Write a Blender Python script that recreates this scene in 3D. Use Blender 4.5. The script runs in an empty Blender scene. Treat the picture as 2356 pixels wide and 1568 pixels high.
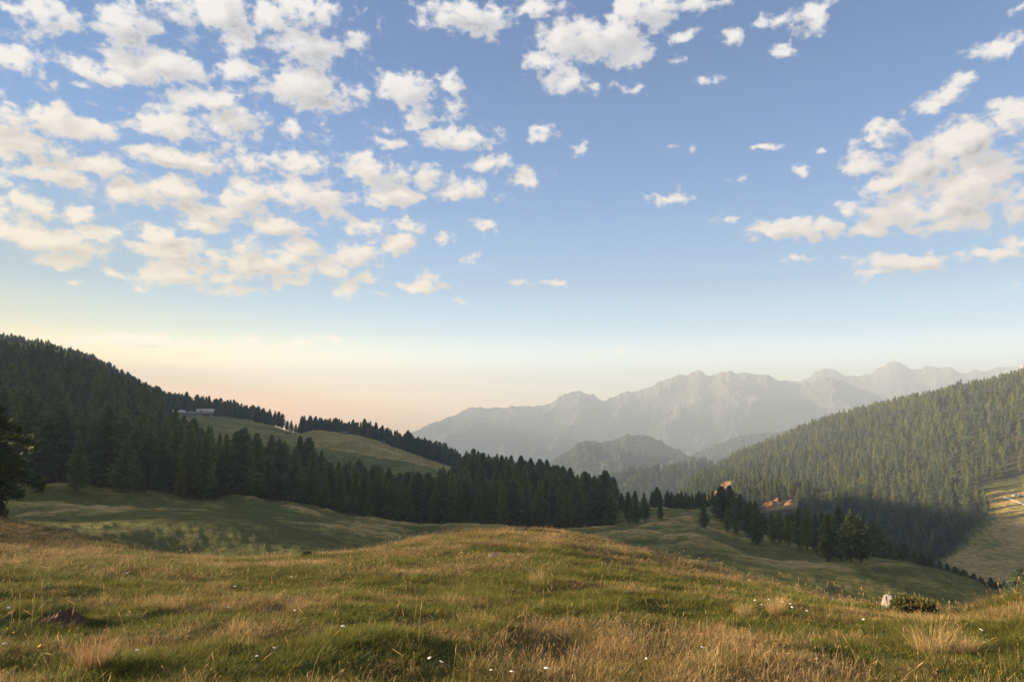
import bpy, math, random
import numpy as np
from mathutils import Vector, Matrix

scene = bpy.context.scene
COL = scene.collection
rad = math.radians

# ---------------------------------------------------------------- camera
CZ = 1.65                      # eye height above the turf at the camera
FOC, CX, CY, HOR = 1570.7, 1178.0, 784.0, 930.0
PITCH = math.atan((HOR - CY) / FOC)
cam_d = bpy.data.cameras.new("camera")
cam_d.sensor_width, cam_d.lens = 36.0, 24.0
cam_d.clip_start, cam_d.clip_end = 0.1, 90000.0
cam = bpy.data.objects.new("camera", cam_d)
COL.objects.link(cam)
cam.location = (0, 0, CZ)
cam.rotation_euler = (math.pi / 2 + PITCH, 0, 0)
scene.camera = cam

# ---------------------------------------------------------------- light, sky, exposure
SUN_AZ, SUN_EL = -80.0, 10.0     # degrees: clockwise from the view direction, above level
SUN_STRENGTH, SKY_STRENGTH, EXPOSURE = 5.0, 0.05, 3.05
HAZE_DENSITY = 3.1e-4
sd = Vector((math.sin(rad(SUN_AZ)) * math.cos(rad(SUN_EL)), math.cos(rad(SUN_AZ)) * math.cos(rad(SUN_EL)), math.sin(rad(SUN_EL))))
sun_d = bpy.data.lights.new("sun", 'SUN')
sun_d.energy, sun_d.angle, sun_d.color = SUN_STRENGTH, rad(0.6), (1.0, 0.70, 0.40)
sun = bpy.data.objects.new("sun", sun_d)
COL.objects.link(sun)
sun.location = sd * 200
sun.rotation_euler = sd.to_track_quat('Z', 'Y').to_euler()

vs = scene.view_settings
vs.view_transform, vs.look, vs.exposure, vs.gamma = 'Standard', 'None', EXPOSURE, 1.0
vs.use_curve_mapping = False
cy = scene.cycles
cy.max_bounces, cy.diffuse_bounces, cy.glossy_bounces, cy.transmission_bounces = 6, 5, 1, 3
cy.volume_bounces, cy.transparent_max_bounces = 1, 8
cy.use_adaptive_sampling, cy.adaptive_threshold = True, 0.004
cy.use_denoising = True
cy.caustics_reflective = cy.caustics_refractive = False
cy.sample_clamp_indirect = 4.0


# ---------------------------------------------------------------- geometry of the view
def ray(px, py):
    """pixel of the 2356 x 1568 picture -> (azimuth, tangent of elevation)"""
    dx, dy = (np.asarray(px, float) - CX) / FOC, (CY - np.asarray(py, float)) / FOC
    y = math.cos(PITCH) - dy * math.sin(PITCH)
    z = math.sin(PITCH) + dy * math.cos(PITCH)
    return np.arctan2(dx, y), z / np.hypot(dx, y)


# ---------------------------------------------------------------- node helper
class NT:
    def __init__(self, tree):
        self.t = tree
        tree.nodes.clear()

    def n(self, kind, ins=None, **props):
        nd = self.t.nodes.new(kind)
        for k, v in props.items():
            setattr(nd, k, v)
        for k, v in (ins or {}).items():
            s = nd.inputs[k]
            if isinstance(v, bpy.types.NodeSocket):
                self.t.links.new(v, s)
            else:
                s.default_value = v
        return nd

    def m(self, op, a, b=None, c=None, clamp=False):
        nd = self.t.nodes.new('ShaderNodeMath')
        nd.operation, nd.use_clamp = op, clamp
        for i, v in enumerate((a, b, c)):
            if v is None:
                continue
            if isinstance(v, bpy.types.NodeSocket):
                self.t.links.new(v, nd.inputs[i])
            else:
                nd.inputs[i].default_value = v
        return nd.outputs[0]

    def v(self, op, a, b=None, c=None, out=0):
        nd = self.t.nodes.new('ShaderNodeVectorMath')
        nd.operation = op
        for i, x in enumerate((a, b, c)):
            if x is None:
                continue
            if isinstance(x, bpy.types.NodeSocket):
                self.t.links.new(x, nd.inputs[i])
            else:
                nd.inputs[i].default_value = x
        return nd.outputs[out]

    def mix(self, f, a, b, blend='MIX'):
        nd = self.t.nodes.new('ShaderNodeMix')
        nd.data_type, nd.blend_type = 'RGBA', blend
        for i, x in ((0, f), (6, a), (7, b)):
            if isinstance(x, bpy.types.NodeSocket):
                self.t.links.new(x, nd.inputs[i])
            elif i == 0:
                nd.inputs[i].default_value = x
            else:
                nd.inputs[i].default_value = tuple(x) + (1,) * (4 - len(x))
        return nd.outputs[2]

    def noise(self, vec, scale, detail=4.0, rough=0.55, dim='3D', lac=2.0, dist=0.0, out=0):
        nd = self.n('ShaderNodeTexNoise', noise_dimensions=dim)
        if vec is not None:
            self.t.links.new(vec, nd.inputs['Vector'])
        nd.inputs['Scale'].default_value = scale
        nd.inputs['Detail'].default_value = detail
        nd.inputs['Roughness'].default_value = rough
        nd.inputs['Lacunarity'].default_value = lac
        nd.inputs['Distortion'].default_value = dist
        return nd.outputs[out]

    def remap(self, x, a, b, c=0.0, d=1.0, smooth=False):
        nd = self.n('ShaderNodeMapRange', {'Value': x, 'From Min': a, 'From Max': b, 'To Min': c, 'To Max': d})
        nd.clamp = True
        if smooth:
            nd.interpolation_type = 'SMOOTHSTEP'
        return nd.outputs[0]

    def ramp(self, x, stops):
        nd = self.n('ShaderNodeValToRGB', {'Fac': x})
        el = nd.color_ramp.elements
        while len(el) < len(stops):
            el.new(0.5)
        for e, (p, c) in zip(el, stops):
            e.position, e.color = p, tuple(c) + (1,)
        return nd.outputs[0]


# ---------------------------------------------------------------- world: Nishita sky with a broken layer of clouds
CLOUDS = [
    (15,15,42,18),(130,40,78,42),(290,55,72,52),(390,25,60,35),(505,25,62,42),(540,92,38,38),(615,40,50,38),(700,28,80,36),(690,102,85,46),(810,85,28,28),
    (40,142,72,34),(175,140,70,22),(235,163,80,24),(360,150,105,40),(550,155,44,26),(720,208,108,50),(930,210,68,42),(1030,195,30,22),(125,198,24,11),(185,195,20,10),
    (215,235,25,10),(20,262,80,46),(125,258,50,22),(185,298,88,32),(50,318,70,26),(370,293,100,28),(485,232,72,28),(560,272,68,36),(660,290,34,28),(10,345,22,18),
    (110,372,55,14),(130,405,85,22),(232,380,66,20),(400,365,105,26),(560,385,26,16),(690,385,78,32),(742,420,30,22),(832,283,22,16),(882,290,22,14),(960,275,36,19),
    (1050,315,82,27),(900,325,38,14),(1040,250,22,16),(1130,375,42,15),(868,390,88,38),(975,412,28,28),(1068,440,64,26),(905,452,66,26),(1162,447,26,16),(290,448,80,34),
    (405,438,62,30),(470,482,70,18),(555,450,66,34),(690,452,98,36),(72,475,58,24),(175,490,48,22),(90,548,100,24),(215,540,64,16),(195,575,46,16),(110,597,68,16),
    (355,535,62,22),(468,520,62,24),(640,522,78,27),(750,500,22,13),(840,512,52,20),(930,518,34,20),(545,560,42,22),(400,578,115,26),(405,622,78,32),(700,572,58,25),
    (820,578,56,30),(908,552,48,26),(555,600,50,20),(640,605,95,30),(770,615,44,22),(680,645,56,20),(250,630,30,11),(330,660,30,9),(165,648,22,5),(525,635,42,12),
    (545,668,34,9),(840,640,32,17),(800,665,28,14),(870,674,28,8),(968,652,54,17),(988,630,24,12),(1018,552,28,18),(1115,522,33,12),(1075,600,20,8),(1060,686,16,5),
    (215,790,80,10),(330,784,105,12),(450,785,68,10),(590,783,48,8),(690,791,42,6),(768,787,28,6),(1365,807,58,6),
    (1050,35,98,42),(1112,72,36,26),(1235,12,50,24),(1480,15,82,38),(1600,10,55,20),(1345,92,100,52),(1450,122,46,26),(1300,187,62,34),(1250,150,42,24),
    (1780,42,48,16),(1865,35,30,34),(1570,84,26,11),(1688,88,34,20),(1805,122,34,20),(1570,140,20,11),(1630,182,28,14),(1450,187,32,10),
    (1250,312,27,24),(1340,345,18,15),(1545,344,26,8),(1748,342,22,5),(1212,415,33,22),(1530,456,42,12),(1710,416,16,7),(2300,105,55,22),(2338,30,28,10),
    (2190,215,42,24),(2150,240,45,26),(2040,310,64,36),(1995,372,46,32),(2092,365,34,26),(2220,325,88,46),(2325,270,62,52),(2255,420,105,46),(2050,420,78,24),(2150,472,190,44),
    (2330,455,70,60),(1950,482,36,22),(2200,512,120,28),(2000,532,42,12),(1850,390,20,10),(1892,345,18,6),(1800,522,84,24),(1885,520,44,26),(1700,498,46,12),
    (2235,430,140,85),(2130,365,90,45),(1842,592,28,8),(1930,600,22,7),(2085,608,105,24),(2000,636,56,14),(2270,585,64,20),(2335,555,44,26),(2320,656,38,5),(1292,648,20,5),(1210,650,22,8),
]

world = bpy.data.worlds.new("World")
scene.world = world
world.use_nodes = True
w = NT(world.node_tree)
gen = w.n('ShaderNodeTexCoord').outputs['Generated']
D = w.v('NORMALIZE', gen)
sep = w.n('ShaderNodeSeparateXYZ', {0: D})
AZ = w.m('ARCTAN2', sep.outputs[0], sep.outputs[1])
EL = w.m('ARCSINE', sep.outputs[2])
sky = w.n('ShaderNodeTexSky', sky_type='NISHITA')
sky.sun_disc = False
sky.sun_elevation, sky.sun_rotation = rad(SUN_EL), rad(SUN_AZ)
sky.altitude, sky.air_density, sky.dust_density, sky.ozone_density = 1900.0, 1.0, 1.5, 2.5
lum = w.v('DOT_PRODUCT', sky.outputs[0], (0.2126, 0.7152, 0.0722), out=1)
soft = w.m('DIVIDE', 1.0, w.m('ADD', 1.0, w.m('MULTIPLY', lum, 0.80)))      # the photograph's compressed highlights
warm = w.m('MULTIPLY', w.remap(AZ, -0.95, 0.20, 1.0, 0.0, True), w.remap(EL, 0.0, 0.17, 1.0, 0.0, True))
tint_l = w.ramp(w.remap(EL, 0.0, 0.60), [(0.0, (2.3, 1.75, 1.50)), (0.10, (1.55, 1.28, 1.18)), (0.17, (0.66, 0.68, 0.70)), (0.28, (0.30, 0.42, 0.46)), (0.50, (0.145, 0.295, 0.385)), (0.80, (0.085, 0.215, 0.305)), (1.0, (0.08, 0.205, 0.30))])
tint = w.v('SCALE', w.mix(1.0, tint_l, w.mix(warm, (1.0, 1.0, 1.0), (3.4, 1.85, 0.16)), 'MULTIPLY'))
tint.node.inputs[3].default_value = 3.35
calm = w.m('MULTIPLY', w.remap(AZ, -1.0, -0.05, 1.0, 0.0, True), w.remap(EL, 0.05, 0.42, 1.0, 0.0, True))
tint = w.mix(1.0, tint, w.mix(calm, (1.0, 1.0, 1.0), (0.74, 0.58, 0.36)), 'MULTIPLY')
base_sky = w.v('SCALE', w.mix(1.0, sky.outputs[0], tint, 'MULTIPLY'))
w.t.links.new(soft, base_sky.node.inputs[3])

# coverage: soft ellipses in azimuth/elevation with ragged, noise-warped edges
flat = w.n('ShaderNodeCombineXYZ', {0: AZ, 1: EL, 2: 0.0}).outputs[0]
w1 = w.v('SUBTRACT', w.noise(D, 13.0, 3.0, 0.6, out=1), (0.5, 0.5, 0.5))
w2 = w.v('SUBTRACT', w.noise(D, 48.0, 3.0, 0.6, out=1), (0.5, 0.5, 0.5))
P = w.v('MULTIPLY_ADD', w1, (0.055, 0.036, 0.0), flat)
P = w.v('MULTIPLY_ADD', w2, (0.026, 0.018, 0.0), P)


def puffs(P):
    best = None
    for (bx, by, ba, bb) in CLOUDS:
        a0, t0 = ray(bx, by)
        a1, _ = ray(bx + ba, by)
        _, t1 = ray(bx, by - bb)
        ia, ib = 1.0 / max(float(a1 - a0), 1e-3), 1.0 / max(float(np.arctan(t1) - np.arctan(t0)), 1e-3)
        q = w.v('MULTIPLY_ADD', P, (ia, ib, 0.0), (-float(a0) * ia, -float(np.arctan(t0)) * ib, 0.0))
        g = min(1.0, max(0.34, math.sqrt(ba * bb) / 46.0))         # small puffs are thin and frayed
        q = w.m('MULTIPLY_ADD', w.v('LENGTH', q, out=1), -g, 1.2 * g)
        best = q if best is None else w.m('MAXIMUM', best, q)
    return best                                                    # highest at a puff's centre, falling off past its rim


cover = puffs(P)
cover_sun = puffs(w.v('ADD', P, (-0.020, 0.016, 0.0)))             # the same field a little nearer the sun
field = w.m('MULTIPLY', w.remap(AZ, 0.05, -0.30, 0, 1, True), w.remap(EL, 0.12, 0.22, 0, 1, True))
cover = w.m('MAXIMUM', cover, w.m('SUBTRACT', w.m('MULTIPLY', field, 1.02), 1.07))
# beyond the frame the layer goes on with cover raised for brighter ambient light
plane = w.v('DIVIDE', D, w.n('ShaderNodeCombineXYZ', {0: w.m('ADD', w.m('MAXIMUM', sep.outputs[2], 0.0), 0.12), 1: w.m('ADD', w.m('MAXIMUM', sep.outputs[2], 0.0), 0.12), 2: 1.0}).outputs[0])
else_cover = w.remap(w.noise(plane, 2.2, 3.0, 0.6), 0.30, 0.62, -0.8, 0.9)
away = w.m('MAXIMUM', w.remap(w.m('ABSOLUTE', AZ), 0.66, 0.78, 0, 1), w.remap(EL, 0.52, 0.62, 0, 1))
away = w.m('MULTIPLY', away, w.remap(EL, 0.05, 0.15, 0, 1))
cover = w.m('MAXIMUM', cover, w.m('SUBTRACT', else_cover, w.m('MULTIPLY', w.m('SUBTRACT', 1.0, away), 3.0)))
# small-scale billows, sampled twice: the second sample, shifted towards the sun, gives the lit and shaded sides
stretch = w.v('MULTIPLY', D, (1.0, 1.0, 1.45))
n1 = w.noise(stretch, 18.0, 5.0, 0.58)
n3 = w.noise(stretch, 62.0, 5.0, 0.62)
to_sun = w.v('ADD', stretch, (-0.013, 0.0, 0.012))
n2 = w.noise(to_sun, 18.0, 3.0, 0.55)
dens_raw = w.m('ADD', w.m('MINIMUM', cover, 0.62), w.m('MULTIPLY', w.m('SUBTRACT', n1, 0.5), 2.3))
dens_raw = w.m('ADD', dens_raw, w.m('MULTIPLY', w.m('SUBTRACT', n3, 0.5), 1.9))
dens = w.remap(dens_raw, -0.10, 0.62, 0.0, 1.0, True)
dens = w.m('MULTIPLY', dens, w.remap(EL, 0.0, 0.05, 0.6, 1.0))
low = w.remap(EL, 0.10, 0.45, 0.0, 1.0)
grad = w.m('MULTIPLY', w.m('SUBTRACT', w.m('MINIMUM', cover, 0.95), w.m('MINIMUM', cover_sun, 0.95)), 0.75)
grad = w.m('ADD', grad, w.m('MULTIPLY', w.m('SUBTRACT', n1, n2), 1.7))
grad = w.m('ADD', grad, w.m('MULTIPLY', w.m('SUBTRACT', n3, 0.5), 0.95))
side = w.remap(grad, -0.26, 0.58, 0.0, 1.0)
thick = w.remap(dens_raw, 0.30, 1.20, 0.0, 1.0, True)
lit = w.m('SUBTRACT', 1.0, w.m('MULTIPLY', w.m('SUBTRACT', 1.0, side), w.m('ADD', 0.35, w.m('MULTIPLY', thick, 0.65))))
left = w.remap(AZ, -0.75, 0.35, 0.0, 1.0)
hi_c = w.mix(low, w.mix(left, (1.18, 0.96, 0.66), (1.02, 0.88, 0.76)), (1.0, 0.97, 0.95))
lo_c = w.mix(low, w.mix(left, (0.36, 0.28, 0.22), (0.22, 0.215, 0.235)), (0.26, 0.30, 0.40))
cloud_c = w.mix(lit, lo_c, hi_c)
CLOUD_GAIN = 2.2
cloud_c = w.v('SCALE', cloud_c, None)
w.t.links.new(w.m('MULTIPLY', w.remap(EL, 0.06, 0.17, 2.0, 1.0), CLOUD_GAIN), cloud_c.node.inputs[3])
full = w.mix(dens, base_sky, cloud_c)
bg = w.n('ShaderNodeBackground', {'Color': full, 'Strength': SKY_STRENGTH})
w.n('ShaderNodeOutputWorld', {'Surface': bg.outputs[0]})
world.cycles.sampling_method = 'MANUAL'
world.cycles.sample_map_resolution = 512


# ---------------------------------------------------------------- small numeric tools
def hash2(ix, iy, seed):
    h = (ix.astype(np.int64) * 374761393 + iy.astype(np.int64) * 668265263 + seed * 974711) & 0xFFFFFFFF
    h = ((h ^ (h >> 13)) * 1274126177) & 0xFFFFFFFF
    return ((h ^ (h >> 16)) & 0xFFFFFF) / float(0xFFFFFF)


def vnoise(x, y, seed=0):
    x, y = np.asarray(x, float), np.asarray(y, float)
    ix, iy = np.floor(x), np.floor(y)
    fx, fy = x - ix, y - iy
    u, v = fx * fx * fx * (fx * (fx * 6 - 15) + 10), fy * fy * fy * (fy * (fy * 6 - 15) + 10)

    def g(cx, cy_):
        a = hash2(ix + cx, iy + cy_, seed) * 2 * math.pi
        return np.cos(a) * (fx - cx) + np.sin(a) * (fy - cy_)
    return ((g(0, 0) * (1 - u) + g(1, 0) * u) * (1 - v) + (g(0, 1) * (1 - u) + g(1, 1) * u) * v) * 1.5


def fbm(x, y, octaves=4, seed=0, gain=0.5):
    s, a = 0, 1.0
    for o in range(octaves):
        s = s + a * vnoise(x * 2 ** o + 17.3 * o, y * 2 ** o - 9.1 * o, seed + o)
        a *= gain
    return s


def ridged(x, y, octaves=5, seed=0):
    s, a, wgt = 0, 1.0, 1.0
    for o in range(octaves):
        n = 1 - np.abs(vnoise(x * 2 ** o + 5.7 * o, y * 2 ** o + 3.3 * o, seed + o)) * 1.6
        n = np.clip(n, 0, 1) ** 2 * wgt
        s = s + a * n
        wgt = np.clip(n * 1.6, 0, 1)
        a *= 0.5
    return s


def pchip(X, Y, q):
    """monotone cubic through knots X[K,N], Y[K,N] at q[N]"""
    h = np.maximum(np.diff(X, axis=0), 1e-9)
    d = np.diff(Y, axis=0) / h
    K = X.shape[0]
    s = np.zeros_like(Y)
    prod = d[:-1] * d[1:]
    w1, w2 = 2 * h[1:] + h[:-1], h[1:] + 2 * h[:-1]
    with np.errstate(divide='ignore', invalid='ignore'):
        hm = (w1 + w2) / (w1 / d[:-1] + w2 / d[1:])
    s[1:-1] = np.where(prod > 0, np.nan_to_num(hm), 0.0)
    s[0], s[-1] = d[0], d[-1]
    i = np.clip((X[1:-1] <= q[None]).sum(0), 0, K - 2)
    ar = np.arange(len(q))
    x0, hh = X[i, ar], h[i, ar]
    t = np.clip((q - x0) / hh, 0, 1)
    t2, t3 = t * t, t * t * t
    return (2 * t3 - 3 * t2 + 1) * Y[i, ar] + (t3 - 2 * t2 + t) * hh * s[i, ar] + (-2 * t3 + 3 * t2) * Y[i + 1, ar] + (t3 - t2) * hh * s[i + 1, ar]


def pchip1(xs, ys, q):
    q = np.asarray(q, float)
    X = np.repeat(np.asarray(xs, float)[:, None], q.size, 1)
    Y = np.repeat(np.asarray(ys, float)[:, None], q.size, 1)
    return pchip(X, Y, q.ravel()).reshape(q.shape)


def smooth(a, b, x):
    t = np.clip((x - a) / (b - a), 0, 1)
    return t * t * (3 - 2 * t)


# ---------------------------------------------------------------- the lie of the land
# crest and foot lines of the ground, from near to far.  Each: (points (px, py, metres)), then (azimuth deg, height, metres) out of view
LINES = [
    ([], [(-180,-1.58,1.5),(-60,-1.70,1.5),(0,-1.85,1.5),(60,-1.85,1.5),(180,-1.58,1.5)]),
    ([], [(-180,-1.3,6),(-90,-1.75,6),(-37,-2.25,6),(0,-2.45,6),(37,-2.62,6),(90,-2.4,6),(180,-1.3,6)]),
    ([(-300,1322,16),(0,1338,16),(600,1338,16),(1178,1330,16),(1700,1385,15),(2100,1430,14),(2356,1425,13),(2600,1405,13)],
     [(-180,-0.5,16),(-90,-1.6,16),(-60,-2.2,16),(60,-3.3,14),(90,-2.8,14),(180,-0.5,16)]),
    ([(-300,1262,31),(0,1274,32),(270,1281,32),(600,1290,32),(830,1275,34),(950,1243,36),(1080,1223,38),(1250,1221,38),(1350,1240,38),(1450,1265,37),(1600,1300,35),(1700,1330,33),(1850,1369,30),(2000,1402,27),(2120,1420,24),(2230,1416,21),(2300,1393,20),(2356,1380,19),(2600,1347,18)],
     [(-180,0.8,30),(-90,-1.6,30),(-60,-2.4,30),(60,-3.4,20),(90,-3,25),(180,0.8,30)]),
    ([(-300,1165,48),(0,1197,46),(100,1215,46),(200,1238,45),(270,1253,44),(350,1275,44),(600,1290,44),(830,1282,46),(1080,1262,50),(1250,1262,52),(1450,1282,52),(1600,1312,50),(1700,1335,50),(1850,1365,50),(2000,1400,50),(2200,1430,48),(2356,1450,45),(2600,1440,42)],
     [(-180,2,48),(-90,-1.5,48),(-60,-3,48),(60,-7,45),(90,-6,48),(180,2,48)]),
    ([(-300,1175,85),(0,1200,85),(100,1195,85),(300,1182,85),(450,1182,85),(560,1196,85),(650,1216,85),(760,1240,85),(850,1258,85),(1000,1275,90),(1250,1275,95),(1450,1262,95),(1600,1270,90),(1700,1292,85),(1850,1312,85),(2000,1325,85),(2150,1365,80),(2300,1420,75),(2356,1440,70),(2600,1500,68)],
     [(-180,5,85),(-90,-3,85),(-60,-7,85),(60,-17,70),(90,-13,85),(180,5,85)]),
    ([(-300,1150,110),(0,1178,110),(300,1177,108),(450,1178,108),(650,1205,110),(850,1226,120),(1000,1230,130),(1250,1236,130),(1450,1226,130),(1600,1228,125),(1700,1258,120),(1800,1281,116),(1870,1292,108),(1930,1286,108),(2000,1283,106),(2080,1292,105),(2150,1308,103),(2230,1330,100),(2300,1362,95),(2356,1392,90),(2600,1480,85)],
     [(-180,8,110),(-90,-4,110),(-60,-8,110),(60,-22,100),(90,-18,110),(180,8,110)]),
    ([(-300,1095,150),(0,1110,150),(100,1118,150),(300,1138,150),(500,1141,155),(600,1149,160),(700,1166,170),(800,1183,180),(900,1198,190),(1000,1205,195),(1250,1212,200),(1400,1212,200),(1450,1201,200),(1560,1190,190),(1640,1202,185),(1700,1229,175),(1800,1249,168),(1870,1262,158),(1925,1300,150),(2000,1335,150),(2150,1372,150),(2300,1420,150),(2356,1440,150),(2600,1500,145)],
     [(-180,13,150),(-90,-3,150),(-60,-6,150),(60,-40,150),(90,-30,150),(180,13,150)]),
    ([(-300,1035,220),(0,1050,220),(100,1065,220),(300,1092,215),(500,1104,220),(600,1114,240),(700,1128,250),(900,1152,280),(1000,1150,290),(1130,1130,290),(1250,1150,280),(1350,1175,270),(1430,1166,250),(1560,1168,240),(1640,1169,235),(1700,1215,225),(1800,1268,220),(1900,1330,225),(2000,1350,230),(2150,1385,240),(2356,1450,240),(2600,1510,235)],
     [(-180,22,220),(-90,5,220),(-60,12,220),(60,-60,230),(90,-45,220),(180,22,220)]),
    ([(-300,925,330),(0,962,320),(100,982,320),(200,1003,320),(300,1024,320),(380,1044,320),(450,1058,310),(550,1075,320),(700,1064,340),(800,1066,360),(950,1070,380),(1000,1082,380),(1130,1112,360),(1250,1142,360),(1400,1222,380),(1560,1245,380),(1700,1285,380),(1850,1335,370),(2000,1370,350),(2150,1362,350),(2356,1372,340),(2600,1395,330)],
     [(-180,35,330),(-90,18,330),(-60,40,330),(60,-62,330),(90,-45,330),(180,35,330)]),  # unseen left hill, raised from here outwards to shade the valley
    ([(-300,790,440),(0,847,430),(100,864,430),(200,896,430),(300,933,430),(370,965,430),(420,986,420),(500,1001,420),(600,1013,420),(700,1012,430),(750,1008,440),(850,1024,450),(950,1052,460),(1000,1092,460),(1130,1155,460),(1250,1205,470),(1400,1300,480),(1560,1340,500),(1700,1305,520),(1850,1270,520),(2000,1272,500),(2130,1282,460),(2250,1292,440),(2356,1302,430),(2600,1310,420)],
     [(-180,48,440),(-90,32,440),(-60,73,440),(60,-52,430),(90,-30,440),(180,48,440)]),
    ([(-300,850,540),(0,885,530),(200,918,530),(300,943,540),(380,960,570),(400,957,600),(450,956,600),(500,957,600),(560,964,590),(620,977,570),(690,997,540),(720,992,520),(780,997,510),(850,1011,510),(950,1046,510),(1000,1066,510),(1060,1085,520),(1130,1190,560),(1250,1300,600),(1400,1390,650),(1560,1265,700),(1640,1225,700),(1700,1185,700),(1850,1155,680),(2000,1135,650),(2150,1137,590),(2250,1137,565),(2356,1139,560),(2600,1140,550)],
     [(-180,55,560),(-90,42,560),(-60,72,560),(60,-40,560),(90,-10,560),(180,55,560)]),
    ([(-300,748,830),(0,806,800),(60,815,800),(200,852,800),(300,900,800),(380,943,790),(450,955,760),(560,975,740),(640,992,700),(700,1003,680),(800,1019,640),(950,1049,620),(1050,1076,620),(1130,1300,700),(1250,1350,800),(1400,1300,900),(1560,1185,900),(1640,1135,900),(1700,1095,880),(1850,1060,860),(2000,1025,820),(2150,995,780),(2250,984,740),(2356,965,720),(2600,920,700)],
     [(-180,70,820),(-90,66,820),(-60,104,820),(60,20,700),(90,40,720),(180,70,820)]),
    ([(-300,775,1000),(0,850,1000),(200,900,1000),(380,985,1000),(560,1015,1000),(700,1045,950),(950,1200,900),(1130,1400,900),(1250,1400,1000),(1400,1300,1100),(1560,1150,1120),(1600,1108,1150),(1640,1090,1150),(1700,1056,1150),(1820,1007,1120),(1900,974,1100),(2050,938,1080),(2200,905,1050),(2356,877,1000),(2600,830,960)],
     [(-180,80,1000),(-90,70,1000),(-60,104,1000),(60,85,950),(90,90,950),(180,80,1000)]),
    ([(-300,950,1500),(0,1000,1500),(400,1100,1500),(900,1300,1500),(1250,1330,1500),(1500,1290,1500),(1700,1200,1500),(2000,1080,1500),(2356,1000,1500),(2600,960,1500)],
     [(-180,90,1500),(-90,40,1500),(-60,20,1500),(60,0,1500),(90,50,1500),(180,90,1500)]),
    ([], [(-180,-100,2600),(-90,-400,2600),(0,-560,2600),(60,-420,2600),(90,-300,2600),(180,-100,2600)]),
    ([], [(-180,-400,4500),(0,-690,4500),(180,-400,4500)]),
    ([], [(-180,-720,8000),(180,-720,8000)]),
]
KNOTS = []
for pts, outs in LINES:
    rows = []
    for px, py, r in pts:
        a, t = ray(px, py)
        rows.append((float(a), float(t), math.log(r)))
    lim0, lim1 = (min(x[0] for x in rows), max(x[0] for x in rows)) if rows else (9, -9)
    for deg, z, r in outs:
        if not rows or not (lim0 - 0.05 < rad(deg) < lim1 + 0.05):
            rows.append((rad(deg), z / r, math.log(r)))
    rows.sort()
    KNOTS.append(np.array(rows).T)


def land_lines(az):
    az = np.asarray(az, float)
    T = np.stack([pchip1(k[0], k[1], az) for k in KNOTS])
    R = np.stack([pchip1(k[0], k[2], az) for k in KNOTS])
    R = np.maximum.accumulate(R + np.arange(len(KNOTS))[:, None] * 1e-4, axis=0)
    return R, T


def relief(x, y, r):
    z = (0.11 * fbm(x / 4.0, y / 4.0, 3, 3) + 0.080 * fbm(x / 1.2, y / 1.2, 3, 5) + 0.022 * fbm(x / 0.45, y / 0.45, 2, 6)) * smooth(2, 6, r) * (1 - smooth(60, 110, r))
    z = z + 1.25 * fbm(x / 18.0, y / 18.0, 4, 7) * smooth(60, 100, r) * (1 - 0.5 * smooth(300, 500, r))
    z = z + 1.1 * fbm(x / 45.0, y / 45.0, 4, 11) * smooth(90, 200, r)
    z = z + 5.0 * fbm(x / 170.0, y / 170.0, 4, 19) * smooth(420, 800, r)
    z = z + 60.0 * fbm(x / 1100.0, y / 1100.0, 5, 23) * smooth(1500, 3000, r) * (1 - smooth(6000, 7900, r))
    return z


def ground_z(x, y):
    x, y = np.atleast_1d(np.asarray(x, float)), np.atleast_1d(np.asarray(y, float))
    r = np.maximum(np.hypot(x, y), 0.3)
    out = np.empty_like(r)
    for s in range(0, len(r), 40000):
        sl = slice(s, s + 40000)
        R, T = land_lines(np.arctan2(x[sl], y[sl]))
        lr = np.log(r[sl])
        t = pchip(R, T, np.maximum(lr, R[0]))
        out[sl] = CZ + t * np.maximum(r[sl], np.exp(R[0])) + relief(x[sl], y[sl], r[sl])
    return out


def gz(x, y):
    return float(ground_z(x, y)[0])


def hit(px, py, r0=4.0, r1=1300.0):
    """where the ground is seen at a pixel (first crossing from near to far)"""
    a, t = ray(px, py)
    rr = np.exp(np.linspace(math.log(r0), math.log(r1), 700))
    x, y = rr * math.sin(a), rr * math.cos(a)
    g = ground_z(x, y) - (CZ + float(t) * rr)
    k = np.argmax(g > 0) if (g > 0).any() else int(np.argmax(g))
    return Vector((x[k], y[k], gz(x[k], y[k])))


def at_range(px, r):
    a, _ = ray(px, HOR)
    x, y = r * math.sin(a), r * math.cos(a)
    return Vector((x, y, gz(x, y)))


# ---------------------------------------------------------------- object helpers
def mesh_from(name, verts, faces=None, mat=None, loops=None, smooth_shade=False):
    """verts (N,3); faces (F,3|4) int array or a list of polygons"""
    me = bpy.data.meshes.new(name)
    verts = np.asarray(verts, dtype=np.float32)
    if isinstance(faces, np.ndarray):
        F, k = faces.shape
        me.vertices.add(len(verts))
        me.vertices.foreach_set("co", verts.ravel())
        me.loops.add(F * k)
        me.loops.foreach_set("vertex_index", faces.astype(np.int32).ravel())
        me.polygons.add(F)
        me.polygons.foreach_set("loop_start", np.arange(0, F * k, k, dtype=np.int32))
        me.update(calc_edges=True)
        me.validate()
    else:
        me.from_pydata([tuple(map(float, v)) for v in verts], [], [tuple(map(int, f)) for f in (faces or [])])
        me.update()
    if mat is not None:
        me.materials.append(mat)
    if smooth_shade and len(me.polygons):
        me.polygons.foreach_set("use_smooth", np.ones(len(me.polygons), dtype=bool))
    return me


def link(name, me, parent=None, loc=None, rot=None, scale=None):
    o = bpy.data.objects.new(name, me)
    COL.objects.link(o)
    if parent is not None:
        o.parent = parent
    if loc is not None:
        o.location = loc
    if rot is not None:
        o.rotation_euler = rot
    if scale is not None:
        o.scale = scale
    return o


def tag(o, label=None, cat=None, group=None, kind=None):
    for k, v in (("label", label), ("category", cat), ("group", group), ("kind", kind)):
        if v:
            o[k] = v
    return o


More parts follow.
